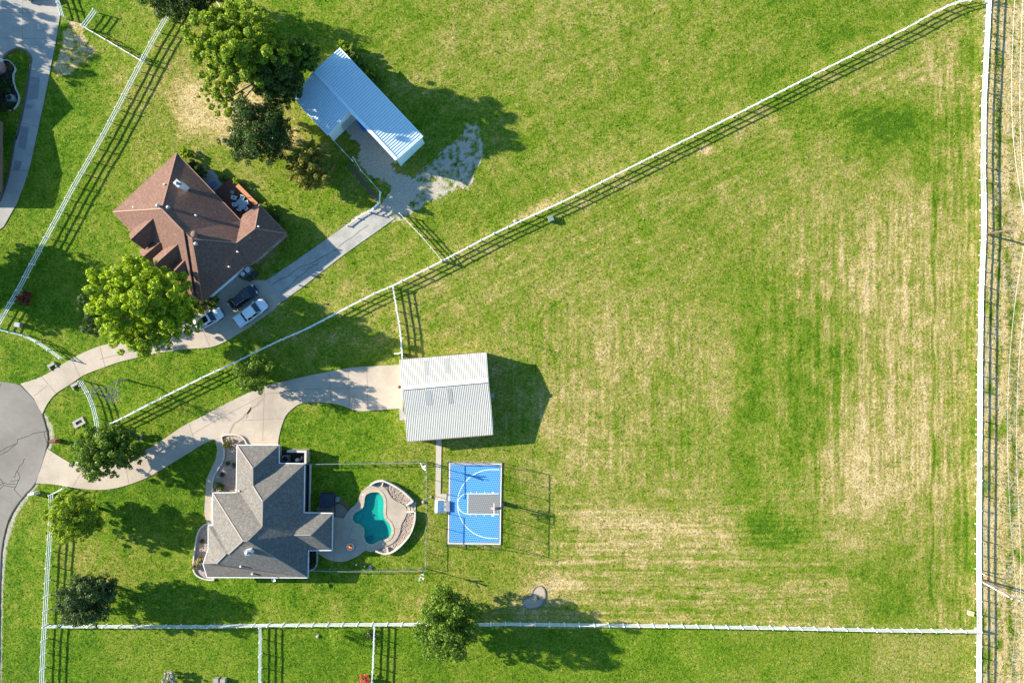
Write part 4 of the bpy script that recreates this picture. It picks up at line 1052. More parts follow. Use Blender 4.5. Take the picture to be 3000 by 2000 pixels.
# ------------------------------------------------------------------ white rail fences: each run is a thing
POSTM = {}
def post_mesh(h, w):
    if (h, w) not in POSTM:
        mb = MB().box((0,0,h/2-.1), (w, w, h+.2)); mb.box((0,0,h+.02), (w*1.25, w*1.25, .03)).box((0,0,h+.055), (w*1.2, w*1.2, .05), 0, 0, .1)
        me = bpy.data.meshes.new('post'); me.from_pydata(mb.v, [], mb.f); me.materials.append(M['white']); POSTM[(h, w)] = me
    return POSTM[(h, w)]
def rail_fence(label, pts, hv=.92, spacing=2.42, zs=(.44,.90,1.36), hp=1.48, group='white rail fences', rail_h=.15, name='rail_fence'):
    """pts: photo pixels of the run as seen at height hv"""
    w = [Vector(P(*p, hv)[:2]) for p in pts]
    cum = [0.]
    for a_, b_ in zip(w[:-1], w[1:]): cum.append(cum[-1]+(b_-a_).length)
    n = max(1, round(cum[-1]/spacing)); Q = []
    for k in range(n+1):
        s_ = cum[-1]*k/n; i = min(max(0, next((j for j in range(len(cum)) if cum[j] >= s_-1e-6), 1)-1), len(w)-2)
        u = (s_-cum[i])/max(1e-6, cum[i+1]-cum[i]); Q.append(w[i].lerp(w[i+1], u))
    c = Q[len(Q)//2]
    r = thing(name, label, 'fence', (c.x, c.y, 0), 0, group)
    for z in zs:
        mb = MB(); rr = random.Random(hash(label) % 99 if False else len(label))
        for a_, b_ in zip(Q[:-1], Q[1:]):
            j = rr.uniform(-.02, .02)
            mb.beam((a_.x, a_.y, z+j), (b_.x, b_.y, z-j*.5), .05, rail_h)
        build('rail', mb, M['white'], r)
    pm = post_mesh(hp, .135)
    for k, q in enumerate(Q):
        o = bpy.data.objects.new('post', pm); COL.objects.link(o); o.parent = r
        d = (Q[min(k+1, n)]-Q[max(k-1, 0)]); o.location = (q.x-c.x, q.y-c.y, 0); o.rotation_euler = (rng.normal(0,.012), rng.normal(0,.012), math.atan2(d.y, d.x))
    return r
def zc_(f, pts): return [f(*p) for p in pts]
rail_fence('longest white rail fence, running straight down the right side of the big pasture', [(2905,-90),(2898.5,0),(2891,150),(2883,306),(2881,497),(2883,600),(2883,684),(2879,770),(2876,844),(2874,921),(2872,1100),(2871,1250),(2870,1400),(2868,1630),(2869,1740),(2870,1846)])
rail_fence('short white rail fence continuing the right side below the bottom corner', [(2870,1848),(2869,1920),(2868,2000),(2867,2090)])
rail_fence('long white rail fence crossing diagonally between the two pastures', DIAG[8:])
rail_fence('white rail fence between the two driveways, ending at a roadside tree', DIAG[:9])
F3 = [(575,-95),(540,-40),(515,0),(481,61),(434,143),(398,212),(339,326),(301,398),(214,549),(153,664),(96,767),(54,848),(11,920),(0,942),(-12,962)]
rail_fence('white rail fence sloping down the lawn left of the brown roofed house', F3)
rail_fence('white curved rail fence above the first driveway at the street', [(-12,962),(0,966),(67,981),(109,1002),(144,1025),(179,1050)])
rail_fence('white curved rail fence by the culvert between the driveways', [(235,1116),(256,1151),(273,1192),(282,1230),(287,1258),(285,1285),(266,1318),(240,1342),(216,1363)])
rail_fence('white rail fence along the street verge at the lower left', [(187,1429),(166,1438),(147,1450),(151,1469),(149,1510),(147,1553),(143,1610),(138,1691),(133,1783),(130,1834),(126,1897),(122,2000),(119,2090)])
rail_fence('white rail fence under the lawn of the grey house, left of the lone tree', [(131,1834),(383,1834),(600,1835),(762,1831),(900,1830),(1010,1829),(1221,1828)])
rail_fence('white rail fence along the bottom of the big pasture, right of the lone tree', [(1221,1828),(1320,1828),(1426,1829),(1465,1827),(1710,1830),(1950,1833),(2280,1839),(2600,1846),(2830,1848),(2868,1849)])
rail_fence('white rail fence dropping from the bottom fence line, nearer the white flowering shrub', [(762,1835),(762,1900),(761,2000),(760,2090)])
rail_fence('white rail fence dropping from the bottom fence line beside the coral shrub', [(1097,1833),(1094,1913),(1090,2000),(1087,2090)])
rail_fence('white rail fence running from the diagonal fence to the ivory barn', [(1151,839),(1161,901),(1172,964),(1176,1009),(1179,1056)], spacing=1.9)
rail_fence('short white rail fence between the gravel lane and the diagonal fence', [(1172,627),(1233,690),(1294,762)])
rail_fence('tiny white rail fence panel standing alone at the upper left corner', [(278,31),(261,54),(244,77)])
rail_fence('white rail fence joining the lone panel to the sloping fence at upper left', [(244,79),(330,129),(418,181)])
rail_fence('white rail fence beside the neighbour drive at the very top left', [(150,-60),(166,0),(176,20),(182,48)], spacing=1.8)
rail_fence('low white board fence from the shed wall past the gravel yard', [C3(490,865),C3(565,948),C3(645,1033)], zs=(.6,1.1), hp=1.2)
rail_fence('white board fence with a corner around the gravel yard near the lane', [C3(660,1018),C3(680,1072),C3(800,1205),C3(915,1335),C3(850,1400),C3(788,1460)], zs=(.45,.85,1.2), hp=1.3)
rail_fence('white knee-high rail along the edge of the gravel lane', [C3(600,1566),C3(690,1500),C3(775,1448)], zs=(.35,), hp=.45)
rail_fence('white rail fence rising from the tall trees to the top edge', [(648,25),(630,0),(600,-45)])

# chain-link yard fence and court netting
def link_fence(name, label, runs, h, net, posts_sp=2.6, hv=None, rail_m=None, gap=None):
    c = P(*runs[0][0][0], h)[:2]; r = thing(name, label, 'fence', (*c, 0))
    for pts, hh in runs:
        w = [Vector(P(*p, hh)[:2]) for p in pts]
        for a_, b_ in zip(w[:-1], w[1:]):
            l_ = (b_-a_).length; n = max(1, round(l_/posts_sp))
            build('top_rail', MB().beam((*a_, hh), (*b_, hh), .06, .06), rail_m or M['dark'], r)
            build('netting', MB().add([(*a_,.02),(*b_,.02),(*b_,hh),(*a_,hh)], [(0,1,2,3)]), net, r)
            for k in range(n+1):
                q = a_.lerp(b_, k/n); build('post', MB().tube([(q.x,q.y,-.2),(q.x,q.y,hh+.03)], .042, 8), rail_m or M['dark'], r)
    return r
link_fence('chain_link_fence', 'grey chain link fence along the top of the pool yard', [([(898,1360),(952,1359),(1100,1357.5),(1250,1355.5)], 1.35)], 1.35, M['net_light'], 2.6, rail_m=M['steel'])
link_fence('chain_link_fence', 'dark chain link fence between the pool yard and the court path', [([(1252,1358),(1251,1500),(1249,1667)], 1.35)], 1.35, M['net'])
link_fence('chain_link_fence', 'grey chain link fence along the bottom of the pool yard', [([(905,1671),(1018,1674),(1130,1673),(1246,1672)], 1.35)], 1.35, M['net_light'], rail_m=M['steel'])
def W2(px, py): return P(px, py)[:2]
cf = thing('court_fence', 'black netting fence on three sides of the blue court, tallest at the right', 'fence', (*CG(632,602), 0))
def cpanel(a_, b_, h0, h1, n):
    a_, b_ = Vector(CG(*a_)), Vector(CG(*b_))
    build('netting', MB().add([(*a_,.1),(*b_,.1),(*b_,h1),(*a_,h0)], [(0,1,2,3)]), M['net'], cf)
    build('top_rail', MB().beam((*a_,h0), (*b_,h1), .07, .07), M['dark'], cf)
    for k in range(n+1):
        q = a_.lerp(b_, k/n); hh = h0+(h1-h0)*k/n; build('post', MB().tube([(q.x,q.y,-.1),(q.x,q.y,hh)], .045, 8), M['dark'], cf)
cpanel((332,122),(333,500),1.25,1.25,2); cpanel((322,715),(315,1076),1.25,1.25,2)
cpanel((332,122),(735,130),1.25,1.25,2); cpanel((735,130),(951,134),1.25,3.2,1)
cpanel((315,1076),(735,1080),1.25,1.25,2); cpanel((735,1080),(938,1081),1.25,3.2,1)
cpanel((951,134),(946,580),3.2,3.2,3); cpanel((945,625),(938,1081),3.2,3.2,3)

# ------------------------------------------------------------------ trees and shrubs
def leaf_cloud(centers, radii, n, size, seed, inner=.55, up=.25, aspect=.6):
    r = np.random.default_rng(seed); centers = np.array(centers, float); radii = np.array(radii, float)
    wgt = (radii.mean(1) if radii.ndim > 1 else radii)**2; k = r.choice(len(centers), n, p=wgt/wgt.sum())
    d = r.normal(size=(n, 3)); d /= np.linalg.norm(d, axis=1)[:, None]
    rad = inner+(1-inner)*r.random(n)**.7
    rk = radii[k] if radii.ndim > 1 else radii[k][:, None]
    c = centers[k]+d*rk*rad[:, None]
    nrm = d*.9+r.normal(size=(n, 3))*.45; nrm[:, 2] += up; nrm /= np.linalg.norm(nrm, axis=1)[:, None]
    a_ = np.cross(nrm, r.normal(size=(n, 3))); a_ /= np.linalg.norm(a_, axis=1)[:, None]
    b_ = np.cross(nrm, a_); L = size*(.6+.8*r.random(n))[:, None]
    v = np.stack([c-a_*L*.5, c+b_*L*aspect*.5, c+a_*L*.5, c-b_*L*aspect*.5], 1)
    return v.reshape(-1, 3)
def crown_mesh(v, m, off):
    v = v-np.array(off); me = np_mesh('crown', v, np.arange(len(v)).reshape(-1, 4)); me.materials.append(m); return me
def tree(name, label, lobes, ht, m, n, size, nc, seed, cat='tree', trunk=.22, base=None, bark=None, group=None, clump=.34, spread=(.35,1.02), inner=.62, limb_out=.75):
    """lobes: (px, py, rx px, ry px, centre height, half height)"""
    r = np.random.default_rng(seed); cs = []; rs = []; cen = []
    tot = sum(l[2]*l[3] for l in lobes)
    for (px, py, rx, ry, zc, rz) in lobes:
        k = (H-zc)/H; c = np.array(P(px, py, zc)); rad = np.array([rx*S*k, ry*S*k, rz]); cen.append((c, rad))
        m_ = max(6, int(1.9*nc*rx*ry/tot))
        i = np.arange(m_)+.5; ph = np.arccos(1-2*i/m_); th = math.pi*(1+5**.5)*i+r.random()*6
        d = np.stack([np.cos(th)*np.sin(ph), np.sin(th)*np.sin(ph), np.cos(ph)], 1)+r.normal(size=(m_, 3))*.16
        rr_ = spread[0]+(spread[1]-spread[0])*r.random(m_)**.6
        cs += list(c+d*rad*rr_[:, None]); cr_ = .64*clump*rad.mean()*(.55+.9*r.random(m_)**1.5); rs += list(np.stack([cr_, cr_, cr_*.8], 1))
    cs = np.array(cs); rs = np.array(rs); cs[:, 2] = np.maximum(cs[:, 2], rs[:, 2]*.8+.05)
    if base is None: b0 = np.array([cen[0][0][0], cen[0][0][1], 0.])
    else: b0 = np.array(P(*base))
    t_ = thing(name, label, cat, tuple(b0), 0, group)
    v = leaf_cloud(cs, rs, n, size, seed+1, inner)
    # every crown loses some leaf so the light comes through in places
    o = bpy.data.objects.new('crown', crown_mesh(v, m, b0)); COL.objects.link(o); o.parent = t_
    if trunk:
        mb = MB(); mz = min(c[2]-q[2] for c, q in cen); top = np.mean([c for c, q in cen], 0)
        fork = np.array([b0[0]*.7+top[0]*.3, b0[1]*.7+top[1]*.3, max(.6, mz*.9+.3)])
        mb.tube([(*b0[:2], -.2), tuple(b0*.6+fork*.4+np.array([.06,.03,0])), tuple(fork)], [trunk*1.35, trunk, trunk*.85], 9)
        pick = r.choice(len(cs), min(len(cs), 26), False)
        for j in pick:
            e = cs[j]; q = fork*.45+e*.55+np.array([0,0,.25])+r.normal(size=3)*.15
            mb.tube([tuple(fork), tuple(q), tuple(fork+(e-fork)*(limb_out+.2))], [trunk*.42, trunk*.22, .02], 5)
        build('trunk', mb, bark or M['bark'], t_, True)
    return t_
tree('shade_tree', 'tall bright leafy tree rising over the shed with spreading pale limbs', [(632,120,62,95,11.5,4),(668,60,70,50,12,3.5),(690,150,75,75,13,4),(757,85,65,60,12.5,3.5),(790,150,60,65,12,3.5),(740,190,75,55,11,3.5),(640,225,58,48,9.,3),(655,290,48,45,7.,2.6),(690,300,45,38,6.5,2.5),(600,275,36,22,6,1.6)], 16.5, M['leaf_fresh'], 56000, .33, 170, 11, trunk=.42, base=(795,262), bark=M['palebark'], clump=.31)
tree('shade_tree', 'dull olive green tree pressed against the left corner of the shed roof', [(815,215,62,52,9,3.5),(848,238,46,46,8.6,3.2),(826,275,46,42,7.6,3),(785,255,42,35,7,2.5)], 12, M['leaf_olive'], 22000, .33, 100, 12, trunk=.3, base=(835,275), bark=M['palebark'], clump=.33)
tree('small_tree', 'small round mid green tree between the tall tree and the shed ridge', [(895,165,40,42,6.5,3),(870,190,30,30,5.5,2.5)], 9, M['leaf_mid'], 9000, .33, 46, 13, trunk=.2)
tree('shade_tree', 'dark green tree cut by the top edge beside the sloping fence', [(520,-5,92,58,6.5,4),(455,-15,45,45,5.5,3),(590,-25,55,50,6,3.5)], 10.5, M['leaf_dark'], 26000, .28, 120, 14, trunk=.3)
tree('shade_tree', 'broad dark green tree in the yard above the brown roofed house', [(757,390,78,80,6.5,4),(710,420,50,55,5,3),(810,400,48,60,5.5,3),(760,340,55,35,5.5,3)], 10, M['leaf_dark'], 30000, .27, 130, 15, trunk=.3)
tree('small_tree', 'golden green tree with upright shoots left of the gravel yard', [(905,492,52,60,4.2,2.8),(920,450,30,35,4.5,2.4),(885,520,35,35,3.6,2)], 7, M['leaf_gold'], 11000, .32, 70, 16, trunk=.18, clump=.28)
tree('shade_tree', 'huge bright yellow green tree in front of the brown roofed house', [(330,870,62,85,9,4),(385,815,70,55,9.5,3.5),(355,960,62,62,8,3.5),(430,880,85,80,10.5,4),(410,990,75,52,8,3.2),(490,860,72,62,9,3.5),(510,935,65,58,8,3.5),(470,985,62,45,7,3),(555,900,32,38,6,2.4),(560,945,28,28,5.5,2.2),(455,790,40,28,8,2.2)], 14, M['leaf_bright'], 56000, .34, 230, 17, trunk=.45, base=(465,902), clump=.28, bark=M['palebark'])
tree('evergreen_shrub', 'dark narrow evergreen tucked behind the left side of the huge bright tree', [(270,905,20,48,3.6,3.2),(285,960,22,32,3.,2.6)], 6.5, M['leaf_blue'], 7000, .24, 34, 18, 'shrub', trunk=.14)
tree('small_tree', 'small feathery green tree by the diagonal fence above the barn driveway', [(742,1098,46,48,4.6,3.4),(735,1120,36,32,3.2,2.4),(765,1075,30,30,4,2.4)], 8, M['leaf_mid'], 13000, .24, 70, 19, trunk=.17)
tree('shade_tree', 'dark spreading tree at the mouth of the grey house driveway', [(312,1318,72,62,5.8,3.6),(255,1290,48,42,5,2.8),(265,1345,50,45,4.8,2.8),(370,1330,50,48,5,2.8),(310,1380,50,28,4.6,2.4),(345,1275,50,38,5,2.6)], 9.5, M['leaf_mid'], 30000, .27, 150, 20, trunk=.28, clump=.27)
tree('shade_tree', 'fresh green round tree on the lower left street fence', [(215,1508,68,62,5.4,3.4),(175,1490,38,42,4.4,2.6),(250,1530,42,45,4.6,2.6),(200,1555,48,32,4.2,2.2)], 9, M['leaf_fresh'], 24000, .26, 120, 21, trunk=.25, clump=.27)
tree('shade_tree', 'dense blue green tree on the front lawn near the fence corner', [(250,1750,70,66,6,3.8),(215,1770,45,48,4.8,3),(292,1735,46,46,5,3),(262,1800,55,32,4.6,2.6)], 10, M['leaf_blue'], 27000, .27, 120, 22, trunk=.28)
tree('shade_tree', 'lone dense green tree standing on the bottom fence line', [(1312,1822,70,82,7,5),(1300,1762,48,46,7.5,3.5),(1270,1840,46,60,5.5,3.5),(1355,1830,44,62,5.8,3.5),(1305,1890,52,44,5,3)], 12.5, M['leaf_mid'], 32000, .30, 150, 23, trunk=.3)
tree('shade_tree', 'large tree beyond the left edge whose shade falls over the sloping fence', [(-300,745,140,115,8,4.5),(-260,690,70,70,7,3),(-240,800,70,60,7,3)], 12.5, M['leaf_mid'], 16000, .5, 90, 24, trunk=.4)
tree('shade_tree', 'large tree beyond the upper left corner whose shade dapples the neighbour drive', [(-470,-50,110,90,9,4),(-430,-110,70,60,8,3)], 12.5, M['leaf_mid'], 7000, .5, 55, 25, trunk=.35, clump=.26)
# the bare tree
b0 = Vector(P(372,1112)); bt = thing('bare_tree', 'leafless grey tree between the street fence and the diagonal fence', 'tree', tuple(b0)); rr = random.Random(5); mb = MB(); tw = MB()
def branch(mb, p, d, l, r_, depth, tw):
    q = p+d*l*.5+Vector((rr.gauss(0,.06),rr.gauss(0,.06),0))*l*.4; e = p+d*l
    (mb if depth < 3 else tw).tube([p, q, e], [r_, r_*.8, r_*.6], 6 if depth < 2 else 4, 0, False)
    if depth >= 6: return
    for _ in range(3 if depth in (1, 2, 3) else 2):
        v = Vector((rr.gauss(0,1), rr.gauss(0,1), rr.gauss(.25,.7))).normalized()
        branch(mb, e, (d*.75+v*.75).normalized(), l*rr.uniform(.62,.86), max(.016, r_*.6), depth+1, tw)
branch(mb, b0+Vector((0,0,-.1)), Vector((-.05,.02,1)).normalized(), 2.4, .17, 0, tw)
build('trunk', mb, M['palebark'], bt, True); build('twigs', tw, M['palebark'], bt)

def shrub(label, px, py, r_, m, n=1600, size=.2, seed=0, name='shrub', cat='shrub', group=None, h=None, ry=None):
    hh = h or r_*S*1.5
    tree(name, label, [(px, py, r_*.9, (ry or r_)*.9, hh*.55, hh*.45)], hh, m, n, size, 12, 100+seed, cat, trunk=.05, group=group, clump=.42)
shrub('dark red leaved shrub beside the sloping white fence', 71, 877, 21, M['leaf_red'], 2600, .2, 1)
shrub('coral flowering shrub at the bottom edge beside a white fence', 1066, 1990, 17, M['leaf_pink'], 2200, .16, 2)
shrub('round bright green shrub at the top corner of the brown roof', 541, 449, 19, M['leaf_bright'], 2400, .18, 3)
shrub('olive shrub against the brown house near the blue chair', 586, 504, 17, M['leaf_olive'], 2000, .2, 4, h=2.4)
shrub('leafy shrub near the top corner of the brown house wall', 563, 478, 13, M['leaf_dark'], 1500, .18, 5)
shrub('shaded green shrub at the left corner of the red deck', 653, 524, 12, M['leaf_mid'], 1300, .17, 6)
shrub('bright green shrub at the upper corner of the red deck', 694, 530, 11, M['leaf_bright'], 1100, .17, 7, h=1.3)
shrub('bright shrub behind the orange bench by the brown house', 779, 604, 15, M['leaf_fresh'], 1600, .18, 8, h=1.5)
shrub('middle green shrub of the row along the right wall of the brown house', 796, 622, 15, M['leaf_mid'], 1500, .18, 9, h=1.3)
shrub('lowest green shrub of the row along the right wall of the brown house', 811, 643, 15, M['leaf_dark'], 1500, .18, 10, h=1.3)
shrub('green shrub at the front corner of the brown house by the dark car', 622, 883, 22, M['leaf_mid'], 3000, .18, 11, h=2.0)
shrub('golden shrub below the front corner of the brown house above the white car', 588, 897, 24, M['leaf_gold'], 2800, .2, 12, h=1.6)
shrub('dark shrub under the front eave of the brown house', 560, 862, 22, M['leaf_dark'], 2400, .2, 13, h=1.2)
shrub('dark shrub under the brown house eave further from the cars', 540, 838, 16, M['leaf_dark'], 1600, .2, 14, h=1.2)
for i, (x, y, r_, mm, lab) in enumerate([(1003,132,18,'leaf_bright','bright shrub at the topmost corner of the white shed'),(1022,150,20,'leaf_fresh','fresh green shrub second from the top corner of the shed'),(1042,172,20,'leaf_mid','mid green shrub third along the back wall of the shed'),(1062,195,18,'leaf_mid','dim green shrub fourth along the back wall of the shed'),(1085,213,17,'leaf_fresh','fresh shrub past the gap along the back wall of the shed'),(1104,236,18,'leaf_mid','green shrub lowest along the back wall of the shed')]):
    shrub(lab, x, y, r_, M[mm], 2400, .24, 20+i, h=2.4)
shrub('pale flowering shrub at the bottom edge of the lower left lawn', 497, 1984, 26, M['leaf_pale'], 3200, .22, 30)
shrub('thin young sapling with sparse leaves in the bottom paddock', 985, 1870, 21, M['leaf_fresh'], 700, .17, 31, 'sapling', 'tree', h=3.0)
shrub('shaded grey weed clump where the bottom fences meet', 1082, 1858, 16, M['leaf_olive'], 900, .16, 32, h=.8)
shrub('yellow green bush at the top of the long rock bed', 667, 1300, 14, M['leaf_gold'], 1500, .15, 33, h=1.1, ry=18)
shrub('spiky dark green plant at the bottom of the long rock bed', 643, 1424, 15, M['leaf_mid'], 1300, .17, 34, h=.9)
shrub('small green tuft against the garage wall in the long rock bed', 688, 1362, 8, M['leaf_mid'], 500, .13, 35, h=.6, ry=11)
shrub('small sparse tuft in the middle of the long rock bed', 667, 1357, 8, M['leaf_olive'], 420, .12, 36, h=.5)
shrub('grey green tuft in the lower half of the long rock bed', 652, 1391, 9, M['leaf_olive'], 450, .12, 37, h=.5)
shrub('straw coloured grass clump in the crescent rock bed', 585, 1640, 14, M['leaf_dry'], 1300, .17, 38, 'grass_clump', 'ornamental grass', h=.8)
shrub('straw coloured grass clump spilling over the white edging of the crescent bed', 569, 1659, 12, M['leaf_dry'], 1100, .17, 39, 'grass_clump', 'ornamental grass', h=.8)
shrub('small dull plant at the tip of the crescent rock bed', 592, 1585, 8, M['leaf_olive'], 420, .12, 40, h=.5)
shrub('dark shrub nearer the house corner in the small patio bed', 916, 1626, 11, M['leaf_dark'], 900, .15, 41, h=.9)
shrub('dark shrub lower in the small patio bed', 915, 1652, 11, M['leaf_dark'], 900, .15, 42, h=.9)
shrub('dark spreading shrubs at the left edge in the neighbour bed', 14, 250, 26, M['leaf_dark'], 2600, .2, 43, h=1.0, ry=34)
shrub('low dark shrub below the pale air conditioner at the left edge', 20, 308, 20, M['leaf_dark'], 1800, .2, 44, h=.9)
shrub('pale speckled plants inside the curve of white edging at the left edge', 30, 195, 12, M['leaf_gold'], 600, .14, 45, h=.5)
shrub('low dark green hedge plant beside the hedge wall at the shed corner', 972, 300, 1.5, M['leaf_dark'], 40, .1, 46, h=.4) if False else None
# weeds: along the fence line beyond the pasture, and coarse tufts all over the pastures
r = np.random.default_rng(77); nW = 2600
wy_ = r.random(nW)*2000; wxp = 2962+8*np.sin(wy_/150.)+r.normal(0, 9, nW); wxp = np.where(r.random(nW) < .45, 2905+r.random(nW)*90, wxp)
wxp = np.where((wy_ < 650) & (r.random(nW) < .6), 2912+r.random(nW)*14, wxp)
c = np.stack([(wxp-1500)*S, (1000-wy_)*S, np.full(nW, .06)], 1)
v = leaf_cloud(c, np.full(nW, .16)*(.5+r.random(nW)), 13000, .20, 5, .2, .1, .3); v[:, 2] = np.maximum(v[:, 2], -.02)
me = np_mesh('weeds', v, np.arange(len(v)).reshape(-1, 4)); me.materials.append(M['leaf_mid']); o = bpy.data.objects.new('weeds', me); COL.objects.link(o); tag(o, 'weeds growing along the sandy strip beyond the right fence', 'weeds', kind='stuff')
# coarse grass: short upright blades in clumps over lawns and pasture
nT = 230000
tx = r.random(nT)*3040-20; ty = r.random(nT)*2040-20
cl = vnoise(tx, ty, 1/9., 61, 3); keep = (r.random(nT) < np.clip((cl-.38)*4, .05, 1))
tx = tx[keep]; ty = ty[keep]
sx_ = np.round((tx-1500)*S/step).astype(int)+int(91/step)+5
ii = np.clip(np.round(((tx-1500)*S+91)/step).astype(int)+5, 0, nx*0+X.shape[1]-1); jj = np.clip(np.round(((1000-ty)*S+62)/step).astype(int)+5, 0, X.shape[0]-1)
ok = soil[jj, ii] < .5
for poly in (road_pts, drive1, greyd, d2, walk, nbd, DECK and [CP(*p) for p in DECK], [CC(*p) for p in [(325,120),(952,130),(938,1082),(310,1078)]], [(1276,1283),(1296,1283),(1316,1446),(1316,1502),(1273,1502)],
             [C2(*p) for p in [(455,170),(1092,170),(1092,345),(1135,345),(1122,790),(1330,795),(1322,1130),(1195,1130),(1195,1315),(1101,1382),(180,1400),(55,1330),(57,1200),(120,920),(230,880),(230,600),(270,400),(335,200),(310,90),(450,68),(545,150)]],
             [CP(*p) for p in o1+[(1445,655),(1445,765)]+o2], [CP(*p) for p in [(305,550),(560,550),(700,740),(620,855),(300,800)]]):
    ok &= ~inside(tx, ty, poly)
tx = tx[ok]; ty = ty[ok]; dd = dry[jj[ok], ii[ok]]
c = np.stack([(tx-1500)*S, (1000-ty)*S, np.full(len(tx), -.02)], 1)
def blades(c, seed, hgt, w):
    r = np.random.default_rng(seed); n = len(c); a = r.random(n)*2*np.pi; lean = r.normal(0, .55, (n, 2)); h = hgt*(.4+.8*r.random(n)); W2_ = w*(.6+.8*r.random(n))
    dx = np.stack([np.cos(a)*W2_, np.sin(a)*W2_, np.zeros(n)], 1); tip = np.stack([lean[:, 0]*h, lean[:, 1]*h, h], 1)
    return np.stack([c-dx, c+dx, c+dx*.35+tip, c-dx*.35+tip], 1).reshape(-1, 3)
M['blade_green'] = leafmat('grass_blades', (.045,.105,.006), (.085,.165,.010), (.13,.20,.014), .3)
M['blade_dry'] = leafmat('dry_blades', (.24,.19,.075), (.31,.25,.12), (.17,.18,.04), .3)
pick_dry = dd+r.normal(0, .14, len(dd)) > .55
for nm, sel, mm, lab in (('grass', ~pick_dry, 'blade_green', 'short green grass tufts over the lawns and pastures'), ('dry_grass', pick_dry, 'blade_dry', 'straw coloured dry grass tufts over the pasture')):
    v = blades(c[sel], 9, .11, .07); me = np_mesh(nm, v, np.arange(len(v)).reshape(-1, 4)); me.materials.append(M[mm]); o = bpy.data.objects.new(nm, me); COL.objects.link(o); tag(o, lab, 'grass', kind='stuff')

# ------------------------------------------------------------------ vehicles
def loft(mb, secs, mi=0, caps=True):
    n = len(secs[0]); vs = [p for s_ in secs for p in s_]; fs = []
    for i in range(len(secs)-1):
        for k in range(n-1): a_ = i*n+k; fs.append((a_, a_+1, a_+n+1, a_+n))
        fs.append((i*n+n-1, i*n, (i+1)*n, (i+1)*n+n-1))
    if caps: fs += [tuple(range(n-1, -1, -1)), tuple(range((len(secs)-1)*n, len(secs)*n))]
    return mb.add(vs, fs, mi)
def sec(x, w, z0, zs, zt, crown=.03):
    """half-profile ring at station x: half width w, sill z0, shoulder zs, top zt"""
    return [(x,-w*.88,z0),(x,w*.88,z0),(x,w*.98,z0+.15),(x,w,zs-.18),(x,w*.97,zs),(x,w*.80,zt-.01),(x,w*.4,zt+crown),(x,0,zt+crown*1.4),(x,-w*.4,zt+crown),(x,-w*.80,zt-.01),(x,-w*.97,zs),(x,-w,zs-.18),(x,-w*.98,z0+.15)]
